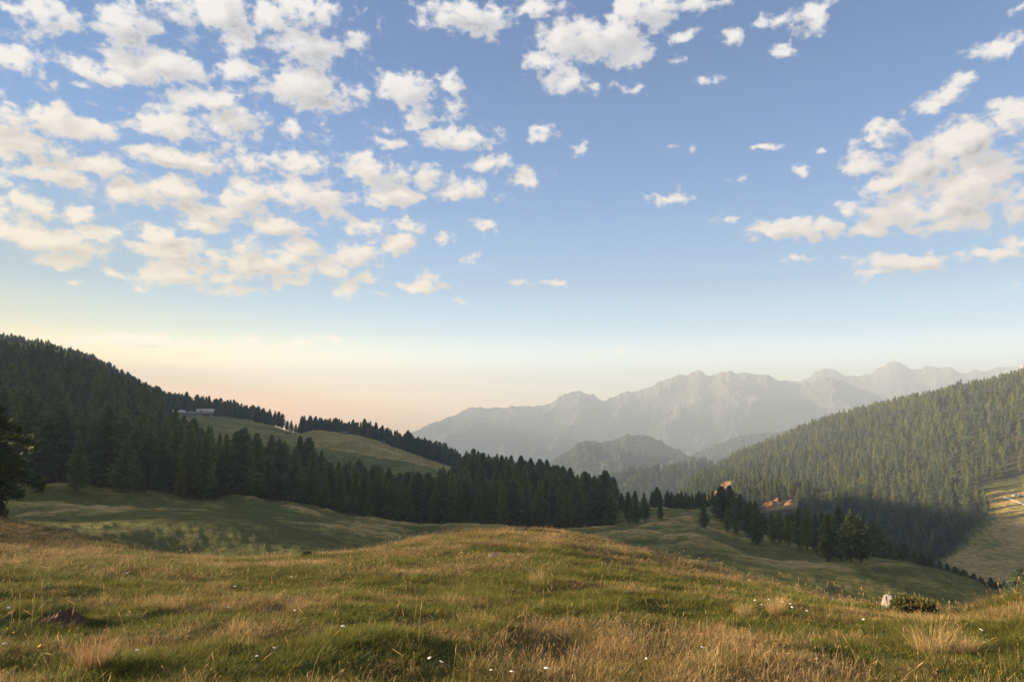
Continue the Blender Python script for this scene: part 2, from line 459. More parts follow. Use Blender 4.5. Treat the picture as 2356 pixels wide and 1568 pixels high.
def attr(me, name, vals):
    a = me.attributes.new(name, 'FLOAT', 'POINT')
    a.data.foreach_set("value", np.asarray(vals, dtype=np.float32))


# ---------------------------------------------------------------- materials
def material(name, build, **kw):
    m = bpy.data.materials.new(name)
    m.use_nodes = True
    t = NT(m.node_tree)
    build(t, **kw)
    return m


def bsdf(t, color, rough=0.9, normal=None, spec=0.1):
    b = t.n('ShaderNodeBsdfPrincipled', {'Roughness': rough, 'Specular IOR Level': spec})
    if isinstance(color, bpy.types.NodeSocket):
        t.t.links.new(color, b.inputs['Base Color'])
    else:
        b.inputs['Base Color'].default_value = tuple(color) + (1,)
    if normal is not None:
        t.t.links.new(normal, b.inputs['Normal'])
    return b


def out(t, s):
    t.n('ShaderNodeOutputMaterial', {'Surface': s})


def bump(t, h, strength=0.5, dist=0.1):
    return t.n('ShaderNodeBump', {'Height': h, 'Strength': strength, 'Distance': dist}).outputs[0]


def b_turf(t):          # soil and thatch under the near grass
    pos = t.n('ShaderNodeNewGeometry').outputs['Position']
    dry = t.n('ShaderNodeAttribute', attribute_name='dry').outputs['Fac']
    n = t.noise(pos, 6.0, 5)
    c = t.mix(t.remap(n, 0.3, 0.7), (0.030, 0.040, 0.012), (0.060, 0.075, 0.022))
    c = t.mix(dry, c, t.mix(n, (0.16, 0.11, 0.045), (0.24, 0.165, 0.07)))
    out(t, bsdf(t, c, 0.95, bump(t, t.noise(pos, 18.0, 4), 0.8, 0.05)).outputs[0])


def b_pasture(t):       # cropped alpine pasture seen from afar
    pos = t.n('ShaderNodeNewGeometry').outputs['Position']
    dry = t.n('ShaderNodeAttribute', attribute_name='dry').outputs['Fac']
    wood = t.n('ShaderNodeAttribute', attribute_name='wood').outputs['Fac']
    st = t.v('MULTIPLY', pos, (1.0, 1.0, 3.0))
    big, mid, fine = t.noise(pos, 0.035, 5, 0.6), t.noise(st, 0.30, 5, 0.65), t.noise(pos, 1.6, 4, 0.7)
    k = t.m('ADD', t.m('MULTIPLY', t.m('SUBTRACT', big, 0.5), 1.5), t.m('MULTIPLY', t.m('SUBTRACT', mid, 0.5), 2.0))
    k = t.m('ADD', k, t.m('MULTIPLY', t.m('SUBTRACT', fine, 0.5), 1.3))
    k = t.m('ADD', t.m('ADD', k, dry), 0.06, clamp=True)
    c = t.ramp(k, [(0.0, (0.062, 0.074, 0.020)), (0.35, (0.128, 0.130, 0.036)), (0.65, (0.22, 0.18, 0.062)), (1.0, (0.36, 0.26, 0.115))])
    bare = t.remap(t.noise(pos, 0.11, 6, 0.7), 0.66, 0.72)
    c = t.mix(t.m('MULTIPLY', bare, 0.5), c, (0.23, 0.21, 0.18))
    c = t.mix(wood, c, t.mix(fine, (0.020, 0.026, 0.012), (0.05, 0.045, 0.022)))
    h = t.m('ADD', t.m('MULTIPLY', mid, 1.0), t.m('MULTIPLY', fine, 0.5))
    out(t, bsdf(t, c, 0.95, bump(t, h, 1.0, 1.2)).outputs[0])


def b_leaf(t, a=(0.03, 0.05, 0.02), b=(0.07, 0.09, 0.03), trans=0.25, spread=1.0):
    rnd = t.n('ShaderNodeObjectInfo').outputs['Random']
    tc = t.n('ShaderNodeTexCoord').outputs['Object']
    k = t.m('ADD', t.m('MULTIPLY', rnd, 0.75), t.m('MULTIPLY', t.noise(tc, 1.1, 3), 0.35 * spread), clamp=True)
    c = t.mix(k, a, b)
    d = bsdf(t, c, 0.75, spec=0.15)
    tr = t.n('ShaderNodeBsdfTranslucent', {'Color': t.mix(0.5, c, (b[0] * 1.3, b[1] * 1.3, b[2] * 0.8))})
    mx = t.n('ShaderNodeMixShader', {0: trans, 1: d.outputs[0], 2: tr.outputs[0]})
    out(t, mx.outputs[0])


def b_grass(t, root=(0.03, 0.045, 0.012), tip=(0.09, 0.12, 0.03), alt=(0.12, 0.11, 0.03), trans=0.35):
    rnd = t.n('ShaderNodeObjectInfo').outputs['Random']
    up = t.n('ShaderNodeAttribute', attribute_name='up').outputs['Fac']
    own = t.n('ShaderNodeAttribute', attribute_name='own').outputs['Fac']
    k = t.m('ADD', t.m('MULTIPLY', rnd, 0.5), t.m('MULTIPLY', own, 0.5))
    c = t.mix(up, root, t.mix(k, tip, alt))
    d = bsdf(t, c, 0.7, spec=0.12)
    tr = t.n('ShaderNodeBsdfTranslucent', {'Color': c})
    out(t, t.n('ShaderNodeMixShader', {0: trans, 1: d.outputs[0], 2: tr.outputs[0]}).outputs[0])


def b_plain(t, color=(0.5, 0.5, 0.5), var=0.25, scale=4.0, rough=0.85, bmp=0.3, bdist=0.03, spec=0.2):
    tc = t.n('ShaderNodeTexCoord').outputs['Object']
    n = t.noise(tc, scale, 6, 0.65)
    c = t.mix(n, [x * (1 - var) for x in color], [min(1, x * (1 + var)) for x in color])
    out(t, bsdf(t, c, rough, bump(t, n, bmp, bdist), spec).outputs[0])


def b_rock(t, a=(0.25, 0.24, 0.22), b=(0.45, 0.43, 0.40), stain=(0.12, 0.11, 0.08), scale=1.0):
    tc = t.n('ShaderNodeTexCoord').outputs['Object']
    n = t.noise(tc, 2.0 * scale, 7, 0.68)
    f = t.noise(tc, 9.0 * scale, 5, 0.7)
    c = t.mix(t.remap(n, 0.35, 0.65), a, b)
    c = t.mix(t.remap(f, 0.56, 0.66), c, stain)
    h = t.m('ADD', n, t.m('MULTIPLY', f, 0.5))
    out(t, bsdf(t, c, 0.9, bump(t, h, 0.9, 0.12 / scale)).outputs[0])


def b_far_forest(t, a=(0.028, 0.040, 0.020), b=(0.075, 0.090, 0.040), rock=(0.20, 0.18, 0.15), amount=0.1, scale=1.0):
    pos = t.n('ShaderNodeNewGeometry').outputs['Position']
    vor = t.n('ShaderNodeTexVoronoi', {'Vector': pos, 'Scale': 0.085 * scale})
    n = t.noise(pos, 0.006 * scale, 6, 0.65)
    c = t.mix(t.remap(vor.outputs[0], 0.1, 0.8), b, a)
    c = t.mix(t.remap(n, 0.62 - amount, 0.75 - amount), c, rock)
    out(t, bsdf(t, c, 0.95, bump(t, t.m('SUBTRACT', t.m('MULTIPLY', n, 3.0), vor.outputs[0]), 1.0, 9.0 / scale)).outputs[0])


def b_alp(t, snow_from=1e6):
    geo = t.n('ShaderNodeNewGeometry')
    pos = geo.outputs['Position']
    z = t.n('ShaderNodeSeparateXYZ', {0: pos}).outputs[2]
    nz = t.n('ShaderNodeSeparateXYZ', {0: geo.outputs['Normal']}).outputs[2]
    n = t.noise(pos, 0.0026, 8, 0.68)
    c = t.mix(t.remap(n, 0.35, 0.65), (0.06, 0.06, 0.06), (0.14, 0.13, 0.12))
    veg = t.m('MULTIPLY', t.remap(z, 230, -150), t.remap(t.noise(pos, 0.003, 5), 0.35, 0.55))
    c = t.mix(veg, c, (0.045, 0.058, 0.035))
    sn = t.m('MULTIPLY', t.remap(t.m('ADD', z, t.m('MULTIPLY', t.m('SUBTRACT', n, 0.5), 800.0)), snow_from, snow_from + 90), t.remap(nz, 0.12, 0.4))
    c = t.mix(sn, c, (0.85, 0.85, 0.87))
    out(t, bsdf(t, c, 0.95, bump(t, n, 0.8, 160.0)).outputs[0])


M = {
    'turf': material('turf', b_turf),
    'pasture': material('pasture', b_pasture),
    'pine': material('pine_needles', b_leaf, a=(0.062, 0.096, 0.070), b=(0.115, 0.160, 0.092), trans=0.42),
    'larch': material('larch_needles', b_leaf, a=(0.075, 0.118, 0.060), b=(0.195, 0.225, 0.068), trans=0.45),
    'bark': material('bark', b_plain, color=(0.085, 0.062, 0.045), var=0.5, scale=5.0),
    'far_forest': material('far_forest', b_far_forest, amount=0.02),
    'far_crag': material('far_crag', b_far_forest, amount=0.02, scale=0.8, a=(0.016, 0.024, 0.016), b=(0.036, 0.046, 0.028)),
    'alp': material('alpine_rock', b_alp),
    'alp_snow': material('alpine_rock_snow', b_alp, snow_from=310.0),
}


# ---------------------------------------------------------------- terrain sheets
PX_AZ = lambda px: float(ray(px, HOR)[0])
CLEAR = [(2120,430),(2165,455),(2205,485),(2262,515),(2268,540),(2235,556),(2255,575),(2900,590),(2900,330),(2080,330)]
WOODS = {        # stands of forest as outlines (px on the horizon, metres)
    'hill': [(-700,152),(0,152),(100,153),(300,153),(430,156),(470,170),(470,200),(440,235),(405,300),(385,360),(378,430),(385,560),(385,640),(420,660),(560,650),(600,630),(640,700),(560,830),(300,860),(-700,900)],
    'belt': [(430,156),(500,158),(600,164),(700,173),(800,185),(900,194),(1000,198),(1250,204),(1405,204),(1418,235),(1400,300),(1330,350),(1200,380),(1110,370),(1060,320),(1000,262),(940,262),(800,252),(700,225),(650,214),(560,212),(470,206)],
    'crest': [(696,600),(760,575),(830,545),(900,540),(1000,545),(1060,545),(1085,560),(1085,640),(1000,660),(850,680),(700,720)],
    'slope': [(1500,1060),(1560,960),(1620,880),(1660,700),(1700,560),(1800,470),(1900,420),(2080,425),(2128,445),(2165,468),(2200,498),(2250,525),(2255,552),(2228,568),(2255,592),(2700,600),(2700,1080),(2350,1090),(2050,1150),(1820,1190),(1700,1220),(1500,1230)],
}


def inside(poly, px, lr):
    X, Y = np.array([p[0] for p in poly], float), np.log(np.array([p[1] for p in poly], float))
    c = np.zeros(px.shape, bool)
    j = len(X) - 1
    for i in range(len(X)):
        cond = (Y[i] > lr) != (Y[j] > lr)
        with np.errstate(divide='ignore', invalid='ignore'):
            xx = (X[j] - X[i]) * (lr - Y[i]) / (Y[j] - Y[i] + 1e-12) + X[i]
        c ^= cond & (px < xx)
        j = i
    return c


def to_px(az):
    return CX + FOC * np.tan(np.clip(az, -1.3, 1.3)) * math.cos(PITCH) / 1.0


def in_woods(x, y):
    px, lr = to_px(np.arctan2(x, y)), np.log(np.hypot(x, y) + 1e-6)
    m = np.zeros(px.shape, bool)
    for p in WOODS.values():
        m |= inside(p, px, lr)
    return m


def dryness(x, y):
    """how parched the turf is, 0 green .. 1 straw: a property of the ground, in world position"""
    r = np.hypot(x, y)
    n = fbm(x / 4.5, y / 2.4, 4, 31) * 1.0 + fbm(x / 1.2, y / 0.8, 3, 37) * 0.5
    band = 0.46 * smooth(20, 33, r) + 0.12 * np.exp(-((r - 22) / 3.0) ** 2) - 0.20 * np.exp(-((r - 13.5) / 3.0) ** 2) + 0.10 * np.exp(-((r - 7.0) / 1.8) ** 2)
    right = 0.42 * smooth(4, 16, x) * smooth(9, 14, r)
    return np.clip(0.22 + 1.05 * n + band + right, 0, 1)


az_in = np.linspace(rad(-50), rad(50), 741)
az_all = np.concatenate([np.linspace(-math.pi, rad(-50), 44)[:-1], az_in, np.linspace(rad(50), math.pi, 44)[1:]])
SUB = [4, 50, 56, 34, 14, 12, 14, 14, 16, 16, 16, 18, 18, 12, 12, 14, 18]
R_l, T_l = land_lines(az_all)
rows, row_line = [], []
for k, n in enumerate(SUB):
    for i in range(n):
        rows.append(R_l[k] * (1 - i / n) + R_l[k + 1] * (i / n))
        row_line.append(k + i / n)
rows.append(R_l[-1]); row_line.append(len(SUB))
LR = np.stack(rows)
row_line = np.array(row_line)
RR = np.exp(LR)
GX, GY = RR * np.sin(az_all)[None], RR * np.cos(az_all)[None]
GZ = ground_z(GX.ravel(), GY.ravel()).reshape(GX.shape)
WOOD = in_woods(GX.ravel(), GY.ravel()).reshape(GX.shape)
DRY = dryness(GX.ravel(), GY.ravel()).reshape(GX.shape)
_px = to_px(np.arctan2(GX, GY))
_far = np.zeros(GX.shape)
_far += 0.62 * inside(CLEAR, _px, np.log(np.hypot(GX, GY)))
_far += 0.52 * ((_px > 690) & (_px < 1085) & (RR > 400) & (RR < 560))
_far += 0.26 * ((_px > 400) & (_px < 690) & (RR > 300) & (RR < 640))
_far += 0.12 * ((_px > 1420) & (_px < 1720) & (RR > 150) & (RR < 260))

_far += 0.75 * smooth(0.05, 0.55, fbm(GX / 18.0, GY / 18.0, 4, 7)) * smooth(60, 90, RR) * (1 - smooth(260, 330, RR))
_far -= 0.04 * smooth(60, 90, RR) * (1 - smooth(230, 300, RR))


def sheet(name, l0, l1, mat, far_dry):
    i0, i1 = int(np.searchsorted(row_line, l0)), int(np.searchsorted(row_line, l1))
    X, Y, Z = GX[i0:i1 + 1], GY[i0:i1 + 1], GZ[i0:i1 + 1]
    nr, nc = X.shape
    V = np.stack([X, Y, Z], -1).reshape(-1, 3)
    idx = np.arange(nr * nc).reshape(nr, nc)
    F = np.stack([idx[:-1, :-1], idx[:-1, 1:], idx[1:, 1:], idx[1:, :-1]], -1).reshape(-1, 4)[:, ::-1]
    F = F.copy()
    if i0 == 0:      # close the disc under the camera
        V = np.vstack([V, [[0, 0, GZ[0].mean()]]])
        j = np.arange(0, nc - 2, 2)
        F = np.vstack([F, np.stack([idx[0, j], np.full(len(j), nr * nc), idx[0, j + 2], idx[0, j + 1]], -1)[:, ::-1]])
    me = mesh_from(name, V, F, M[mat], smooth_shade=True)
    ex = 1 if i0 == 0 else 0
    d = (_far if far_dry else DRY)[i0:i1 + 1].ravel()
    attr(me, 'dry', np.concatenate([d, np.zeros(ex)]))
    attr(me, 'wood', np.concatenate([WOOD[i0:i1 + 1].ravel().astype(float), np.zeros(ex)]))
    o = link(name, me)
    tag(o, kind='structure')
    return o


sheet('foreground_meadow', 0, 4, 'turf', False)
sheet('valley_meadow', 4, 8, 'pasture', True)
sheet('mountainside', 8, 14, 'pasture', True)
sheet('valley_floor', 14, 17, 'far_forest', True)


# ---------------------------------------------------------------- ridges and ranges beyond the valley
def ridge(name, crest, r_c, depth_front, depth_back, base_z, mat, rough, label, seed, cols=360, rowsn=70, keep=0.35, gully=1.0, jag=0.012):
    xs = np.array([c[0] for c in crest], float)
    a = np.array([float(ray(c[0], c[1])[0]) for c in crest])
    t = np.array([float(ray(c[0], c[1])[1]) for c in crest])
    A = np.linspace(a[0], a[-1], cols)
    top = CZ + pchip1(a, t, A) * r_c
    s = np.concatenate([np.linspace(-1, 0, int(rowsn * 0.72)), np.linspace(0, 1, int(rowsn * 0.28))[1:]])
    S = s[:, None] * np.ones((1, cols))
    Rr = np.where(S < 0, r_c + S * depth_front, r_c + S * depth_back)
    AA = A[None] * np.ones_like(Rr)
    X, Y = Rr * np.sin(AA), Rr * np.cos(AA)
    fall = (1 - np.abs(S)) ** np.where(S < 0, 1.15, 1.3)
    H = base_z + (top[None] - base_z) * fall
    L = r_c * 0.10
    wx, wy = fbm(X / L, Y / L, 3, seed + 21) * 0.5, fbm(X / L + 9, Y / L, 3, seed + 22) * 0.5
    n = ridged(X / L + wx, Y / L + wy, 7, seed) - 0.75
    n2 = fbm(X / (L * 0.3), Y / (L * 0.3), 4, seed + 9)
    amp = (top[None] - base_z) * rough * (keep * 0.12 + np.clip(np.abs(S) * 3.5, 0, 1)) * np.clip((1 - np.abs(S)) * 4, 0, 1)
    H = H + amp * (n * gully + 0.35 * n2)
    H = H + (top[None] - base_z) * jag * (ridged(AA * 42, AA * 0 + seed, 5, seed + 3) - 0.8) * np.clip(1 - np.abs(S) * 5, 0, 1)
    V = np.stack([X, Y, H], -1).reshape(-1, 3)
    nr, nc = X.shape
    idx = np.arange(nr * nc).reshape(nr, nc)
    F = np.stack([idx[:-1, :-1], idx[1:, :-1], idx[1:, 1:], idx[:-1, 1:]], -1).reshape(-1, 4)[:, ::-1].copy()
    me = mesh_from(name, V, F, M[mat], smooth_shade=True)
    o = link(name, me)
    tag(o, label, kind='structure')
    return o, (A, s, X, Y, H)


_, MIDR = ridge('wooded_ridge', [(1150,1330),(1300,1200),(1350,1140),(1385,1112),(1420,1093),(1470,1081),(1540,1081),(1590,1062),(1620,1062),(1660,1085),(1740,1110),(1850,1150),(2000,1200)], 1600, 500, 550, -400, 'far_forest', 0.10,
      'forested spur below the far valley between the near slopes', 41, gully=0.8)
ridge('shadowed_hill', [(1050,1300),(1180,1130),(1250,1072),(1300,1042),(1345,1015),(1390,1016),(1420,1010),(1450,1000),(1490,1002),(1530,1018),(1590,1046),(1660,1080),(1800,1150)], 2500, 750, 800, -570, 'far_crag', 0.16,
      'twin rounded wooded hill with pale crags rising from the hazy valley', 53)
ridge('distant_shoulder', [(1450,1150),(1560,1066),(1600,1043),(1660,1016),(1720,999),(1820,990),(1900,984),(2000,985),(2150,1000),(2300,1060)], 3000, 850, 900, -620, 'far_crag', 0.12,
      'dim wooded shoulder behind the right forest slope', 59)
ridge('mountain_range', [(780,1090),(870,1030),(950,993),(1000,972),(1060,946),(1090,936),(1150,936),(1200,933),(1250,931),(1290,912),(1325,900),(1355,905),(1390,918),(1430,904),(1480,896),(1520,880),(1560,862),(1585,858),(1605,852),(1640,863),(1660,850),(1700,856),(1760,863),(1800,874),(1850,880),(1905,868),(1950,880),(2010,906),(2100,935),(2250,960)], 5500, 1600, 1200, -740, 'alp', 0.13,
      'long hazy mountain range on the horizon', 67, cols=900, rowsn=200, keep=0.5, jag=0.016)
ridge('snowy_peak_range', [(1650,960),(1780,880),(1850,873),(1880,854),(1910,848),(1950,866),(1990,862),(2030,842),(2060,829),(2095,845),(2130,843),(2170,839),(2220,855),(2300,845),(2400,838),(2550,835),(2800,850)], 7000, 1300, 950, -740, 'alp_snow', 0.14,
      'farthest pale range with a snow-streaked peak', 71, cols=700, rowsn=90, keep=0.5, jag=0.018)
ridge('distant_peak', [(250,990),(360,935),(400,910),(430,915),(445,922),(462,913),(490,924),(540,947),(600,975),(700,1010)], 6200, 1400, 1000, -740, 'alp', 0.2,
      'small hazy summit behind the farm', 79, cols=160, rowsn=60, keep=0.5)

# ---------------------------------------------------------------- haze: one even body of air around everything
hz = [(x, y, z) for z in (-795, 398) for (x, y) in ((-8150, -8150), (8150, -8150), (8150, 8150), (-8150, 8150))]
hm = bpy.data.materials.new('haze_air')
hm.use_nodes = True
ht = NT(hm.node_tree)
pv = ht.n('ShaderNodeVolumePrincipled', {'Color': (0.30, 0.395, 0.54, 1), 'Density': HAZE_DENSITY, 'Anisotropy': 0.02})
ht.n('ShaderNodeOutputMaterial', {'Volume': pv.outputs[0]})
haze = link('haze', mesh_from('haze', np.array(hz), [(0, 3, 2, 1), (4, 5, 6, 7), (0, 1, 5, 4), (1, 2, 6, 5), (2, 3, 7, 6), (3, 0, 4, 7)], hm))
tag(haze, 'thin morning haze filling the valley', kind='stuff')


# ---------------------------------------------------------------- conifers
def tube(path, radii, sides=6):
    """a tapered tube along a path: verts, quads"""
    path = np.asarray(path, float)
    n = len(path)
    V, F = [], []
    for i, p in enumerate(path):
        d = path[min(i + 1, n - 1)] - path[max(i - 1, 0)]
        d = d / (np.linalg.norm(d) + 1e-9)
        u = np.cross(d, (0.31, 0.77, 0.55) if abs(d[2]) > 0.9 else (0, 0, 1.0))
        u /= np.linalg.norm(u) + 1e-9
        v = np.cross(d, u)
        for k in range(sides):
            a = 2 * math.pi * k / sides
            V.append(p + radii[i] * (math.cos(a) * u + math.sin(a) * v))
    for i in range(n - 1):
        for k in range(sides):
            k2 = (k + 1) % sides
            F.append((i * sides + k, i * sides + k2, (i + 1) * sides + k2, (i + 1) * sides + k))
    F.append(tuple(reversed(range(sides))))
    return V, F


def conifer(name, mat, seed, H=16.0, R=3.0, branches=150, sprays=18, lo=0.10, shape='pine', droop=0.25, spray=0.62, sides=6, limbs=0):
    rng = np.random.default_rng(seed)
    lean = rng.normal(0, 0.010, 2) * H
    trunk_top = np.array([lean[0], lean[1], H * 0.97])
    path = [np.array([0, 0, -0.5])] + [np.array([lean[0] * t ** 2, lean[1] * t ** 2, H * 0.97 * t]) for t in (0.03, 0.15, 0.35, 0.6, 0.82, 1.0)]
    tv, tf = tube(path, [0.021 * H, 0.017 * H, 0.0135 * H, 0.011 * H, 0.0075 * H, 0.004 * H, 0.001 * H], sides)
    lump = rng.uniform(0, 6.28, 4)
    V = np.zeros((0, 3)); parts = []
    for b in range(branches):
        t = lo + (1 - lo) * ((b + rng.uniform(0, 1)) / branches) ** 0.92
        u = (t - lo) / (1 - lo)
        if shape == 'larch':
            pr = (0.30 + 0.70 * min(1, u / 0.16)) * (1 - u) ** 0.72 + 0.03
        elif shape == 'broad':
            pr = (0.55 + 0.45 * min(1, u / 0.22)) * max(0.0, 1 - u ** 2.3) ** 0.75 + 0.04
        else:
            pr = (0.45 + 0.55 * min(1, u / 0.20)) * (1 - u ** 1.35) ** 0.85 + 0.04
        az = b * 2.399963 + rng.normal(0, 0.35)
        L = R * pr * rng.uniform(0.62, 1.10) * (1 + 0.16 * math.sin(2 * az + lump[0] + 5 * u) + 0.12 * math.sin(3 * az + lump[1] - 9 * u))
        if rng.random() < 0.06:
            L *= 0.5
        out_d = np.array([math.cos(az), math.sin(az), 0.0])
        rise = (0.10 + 0.75 * u ** 1.5) if shape != 'larch' else (0.0 + 0.7 * u ** 1.6)
        origin = np.array([lean[0] * t * t, lean[1] * t * t, H * t * 0.985])
        ns = max(5, int(sprays * (0.45 + 0.75 * pr)))
        s = rng.uniform(0.12, 1.0, ns) ** 0.75
        side = np.cross(out_d, (0, 0, 1.0))
        wid = 0.22 * L * (1 - 0.55 * s)
        lat = rng.normal(0, 1, ns) * wid
        ctr = origin + out_d * (L * s)[:, None] + side * lat[:, None]
        ctr[:, 2] += L * (rise * s - droop * s * s) + rng.normal(0, 0.05 * L + 0.03 * H * 0.25, ns)
        # each spray: a small kite of needles pointing outwards and a little up or down
        d = out_d[None] * rng.uniform(0.35, 1.0, ns)[:, None] + side[None] * (np.sign(lat) * rng.uniform(0.0, 0.9, ns))[:, None]
        d[:, 2] += rng.normal(0.12 + 0.5 * u, 0.40, ns)
        d /= np.linalg.norm(d, axis=1)[:, None]
        w_ = np.cross(d, rng.normal(0, 1, (ns, 3)) * (0.5, 0.5, 1.0))
        w_ /= np.linalg.norm(w_, axis=1)[:, None] + 1e-9
        ln = spray * rng.uniform(0.7, 1.35, ns)[:, None] * (0.65 + 0.45 * pr)
        hw = ln * rng.uniform(0.20, 0.34, ns)[:, None]
        a0, a1, a2, a3 = ctr - d * ln * 0.5, ctr + w_ * hw, ctr + d * ln * 0.6, ctr - w_ * hw
        parts.append(np.stack([a0, a1, a2, a3], 1).reshape(-1, 3))
        if limbs and b % limbs == 0:
            q = [origin + out_d * L * x + np.array([0, 0, L * (rise * x - droop * x * x)]) for x in (0, 0.35, 0.7, 0.95)]
            bv, bf = tube(q, [0.006 * H * (L / R), 0.0042 * H * (L / R), 0.0026 * H * (L / R), 0.0008 * H], 4)
            base = len(tv)
            tv = list(tv) + list(bv)
            tf = list(tf) + [tuple(i + base for i in f) for f in bf]
    V = np.vstack(parts)
    F = np.arange(len(V)).reshape(-1, 4)
    crown = mesh_from(name + '_crown', V, F, mat)
    trunk = mesh_from(name + '_trunk', np.array(tv), tf, M['bark'], smooth_shade=True)
    return trunk, crown


NEAR = {'stone_pine': [], 'larch_tree': []}
for i in range(5):
    NEAR['stone_pine'].append(conifer('stone_pine', M['pine'], 100 + i, 16, 2.7 + 0.35 * (i % 3), 150, 20, 0.07 + 0.03 * (i % 2), ('broad', 'pine', 'pine')[i % 3], 0.22, 0.75, limbs=5))
    NEAR['larch_tree'].append(conifer('larch_tree', M['larch'], 200 + i, 16, 2.1 + 0.30 * (i % 3), 150, 18, 0.09, ('larch', 'pine')[i % 2], 0.34, 0.68, limbs=5))
FAR = []
for i in range(6):
    k = 'stone_pine' if i % 2 == 0 else 'larch_tree'
    FAR.append(conifer('far_conifer', M['pine' if i % 2 == 0 else 'larch'], 300 + i, 16, 2.4 + 0.25 * (i % 3), 62, 8, 0.10, ('broad', 'larch', 'pine', 'pine', 'larch', 'pine')[i], 0.25, 1.55, sides=4))


def scatter(poly, spacing, seed, hmin, hmax, jitter=0.42):
    """evenly jittered planting inside an outline, in metres on the ground"""
    rng = np.random.default_rng(seed)
    a = np.array([PX_AZ(p[0]) for p in poly]); r = np.array([p[1] for p in poly], float)
    x, y = r * np.sin(a), r * np.cos(a)
    gx, gy = np.meshgrid(np.arange(x.min() - 40, x.max() + 40, spacing), np.arange(max(100, y.min() - 40), y.max() + 60, spacing * 0.87))
    gx = gx + (np.arange(gx.shape[0])[:, None] % 2) * spacing * 0.5
    gx = (gx + rng.uniform(-jitter, jitter, gx.shape) * spacing).ravel()
    gy = (gy + rng.uniform(-jitter, jitter, gy.shape) * spacing).ravel()
    ok = inside(poly, to_px(np.arctan2(gx, gy)), np.log(np.hypot(gx, gy)))
    gx, gy = gx[ok], gy[ok]
    gap = fbm(gx / 60.0, gy / 60.0, 3, seed + 5)
    keep = rng.uniform(0, 1, len(gx)) > np.clip(gap * 0.9 - 0.25, 0, 0.6)
    gx, gy = gx[keep], gy[keep]
    h = rng.uniform(hmin, hmax, len(gx)) * (1 + 0.12 * fbm(gx / 25.0, gy / 25.0, 2, seed + 8)) * np.where(rng.random(len(gx)) < 0.12, rng.uniform(0.55, 0.8, len(gx)), 1.0)
    kind = (fbm(gx / 90.0, gy / 90.0, 3, seed + 13) * 0.8 + rng.normal(0, 0.5, len(gx)) > 0.05).astype(int)
    return np.stack([gx, gy, h, kind], 1)


CLIFFS = [(1661, 1102, 36, 56), (1775, 1143, 40, 50), (1818, 1140, 26, 34), (1640, 1132, 14, 18), (2270, 1165, 7, 14), (2022, 1210, 6, 8)]
CL_PTS = [hit(cx_, cy_ + ch * 0.45, 440.0) for (cx_, cy_, cw, ch) in CLIFFS[:4]]
stands = {
    'hill': scatter(WOODS['hill'], 6.6, 1, 12.0, 18.0),
    'belt': scatter(WOODS['belt'], 5.0, 2, 9.0, 15.5),
    'crest': scatter(WOODS['crest'], 5.6, 3, 11.0, 16.0),
    'slope': scatter(WOODS['slope'], 7.4, 4, 8.0, 15.5, 0.62),
}
ALLT = []
for nm, a in stands.items():
    x, y = a[:, 0], a[:, 1]
    if nm == 'slope':
        bad = np.zeros(len(x), bool)
        for p, (cx_, cy_, cw, ch) in zip(CL_PTS, CLIFFS):
            az, ra = np.arctan2(x, y), np.hypot(x, y)
            pz, pr = math.atan2(p.x, p.y), math.hypot(p.x, p.y)
            bad |= (np.abs(az - pz) < 0.62 * cw / FOC) & (ra > pr - 120) & (ra < pr + 14)
        a = a[~bad]
    ALLT.append(np.column_stack([a, np.full(len(a), list(stands).index(nm))]))
ALLT = np.vstack(ALLT)
TZ = ground_z(ALLT[:, 0], ALLT[:, 1])
az_t, r_t = np.arctan2(ALLT[:, 0], ALLT[:, 1]), np.hypot(ALLT[:, 0], ALLT[:, 1])
top_t = (TZ + ALLT[:, 2] - CZ) / r_t
# which trees show: walk outwards keeping the skyline of nearer trees and ground in each bearing
bins = 1400
b_lo, b_hi = rad(-40), rad(40)
tb = ((az_t - b_lo) / (b_hi - b_lo) * bins).astype(int)
sky_t = np.full(bins, -9.0)
ga = np.linspace(b_lo, b_hi, bins)
g_r = np.exp(np.linspace(math.log(8), math.log(1250), 90))
g_t = (ground_z((g_r[:, None] * np.sin(ga)[None]).ravel(), (g_r[:, None] * np.cos(ga)[None]).ravel()).reshape(90, bins) - CZ) / g_r[:, None]
g_max = np.maximum.accumulate(g_t, 0)
order = np.argsort(r_t)
seen = np.zeros(len(r_t))
in_view = np.abs(az_t) < rad(37.4)
for i in order:
    if not (0 <= tb[i] < bins) or not in_view[i]:
        continue
    hw = max(1, int(0.15 * ALLT[i, 2] / r_t[i] / (b_hi - b_lo) * bins))
    s0, s1 = max(0, tb[i] - hw), min(bins, tb[i] + hw + 1)
    gi = int(np.searchsorted(g_r, r_t[i])) - 1
    hid = np.maximum(sky_t[s0:s1], g_max[max(gi - 1, 0), s0:s1])
    base = (TZ[i] - CZ) / r_t[i]
    vis = np.clip(top_t[i] - np.maximum(hid, base), 0, None)
    seen[i] = vis.sum()
    prof = base + (top_t[i] - base) * (1 - 0.55 * np.abs(np.arange(s0, s1) - tb[i]) / (hw + 1))
    sky_t[s0:s1] = np.maximum(sky_t[s0:s1], prof - 0.002)
pick = {0: [], 1: []}
for i in np.argsort(-seen):
    k = int(ALLT[i, 3])
    if seen[i] > 0 and len(pick[k]) < 270:
        pick[k].append(int(i))
chosen = set(pick[0]) | set(pick[1])

rngT = random.Random(5)
ROOTS = {}


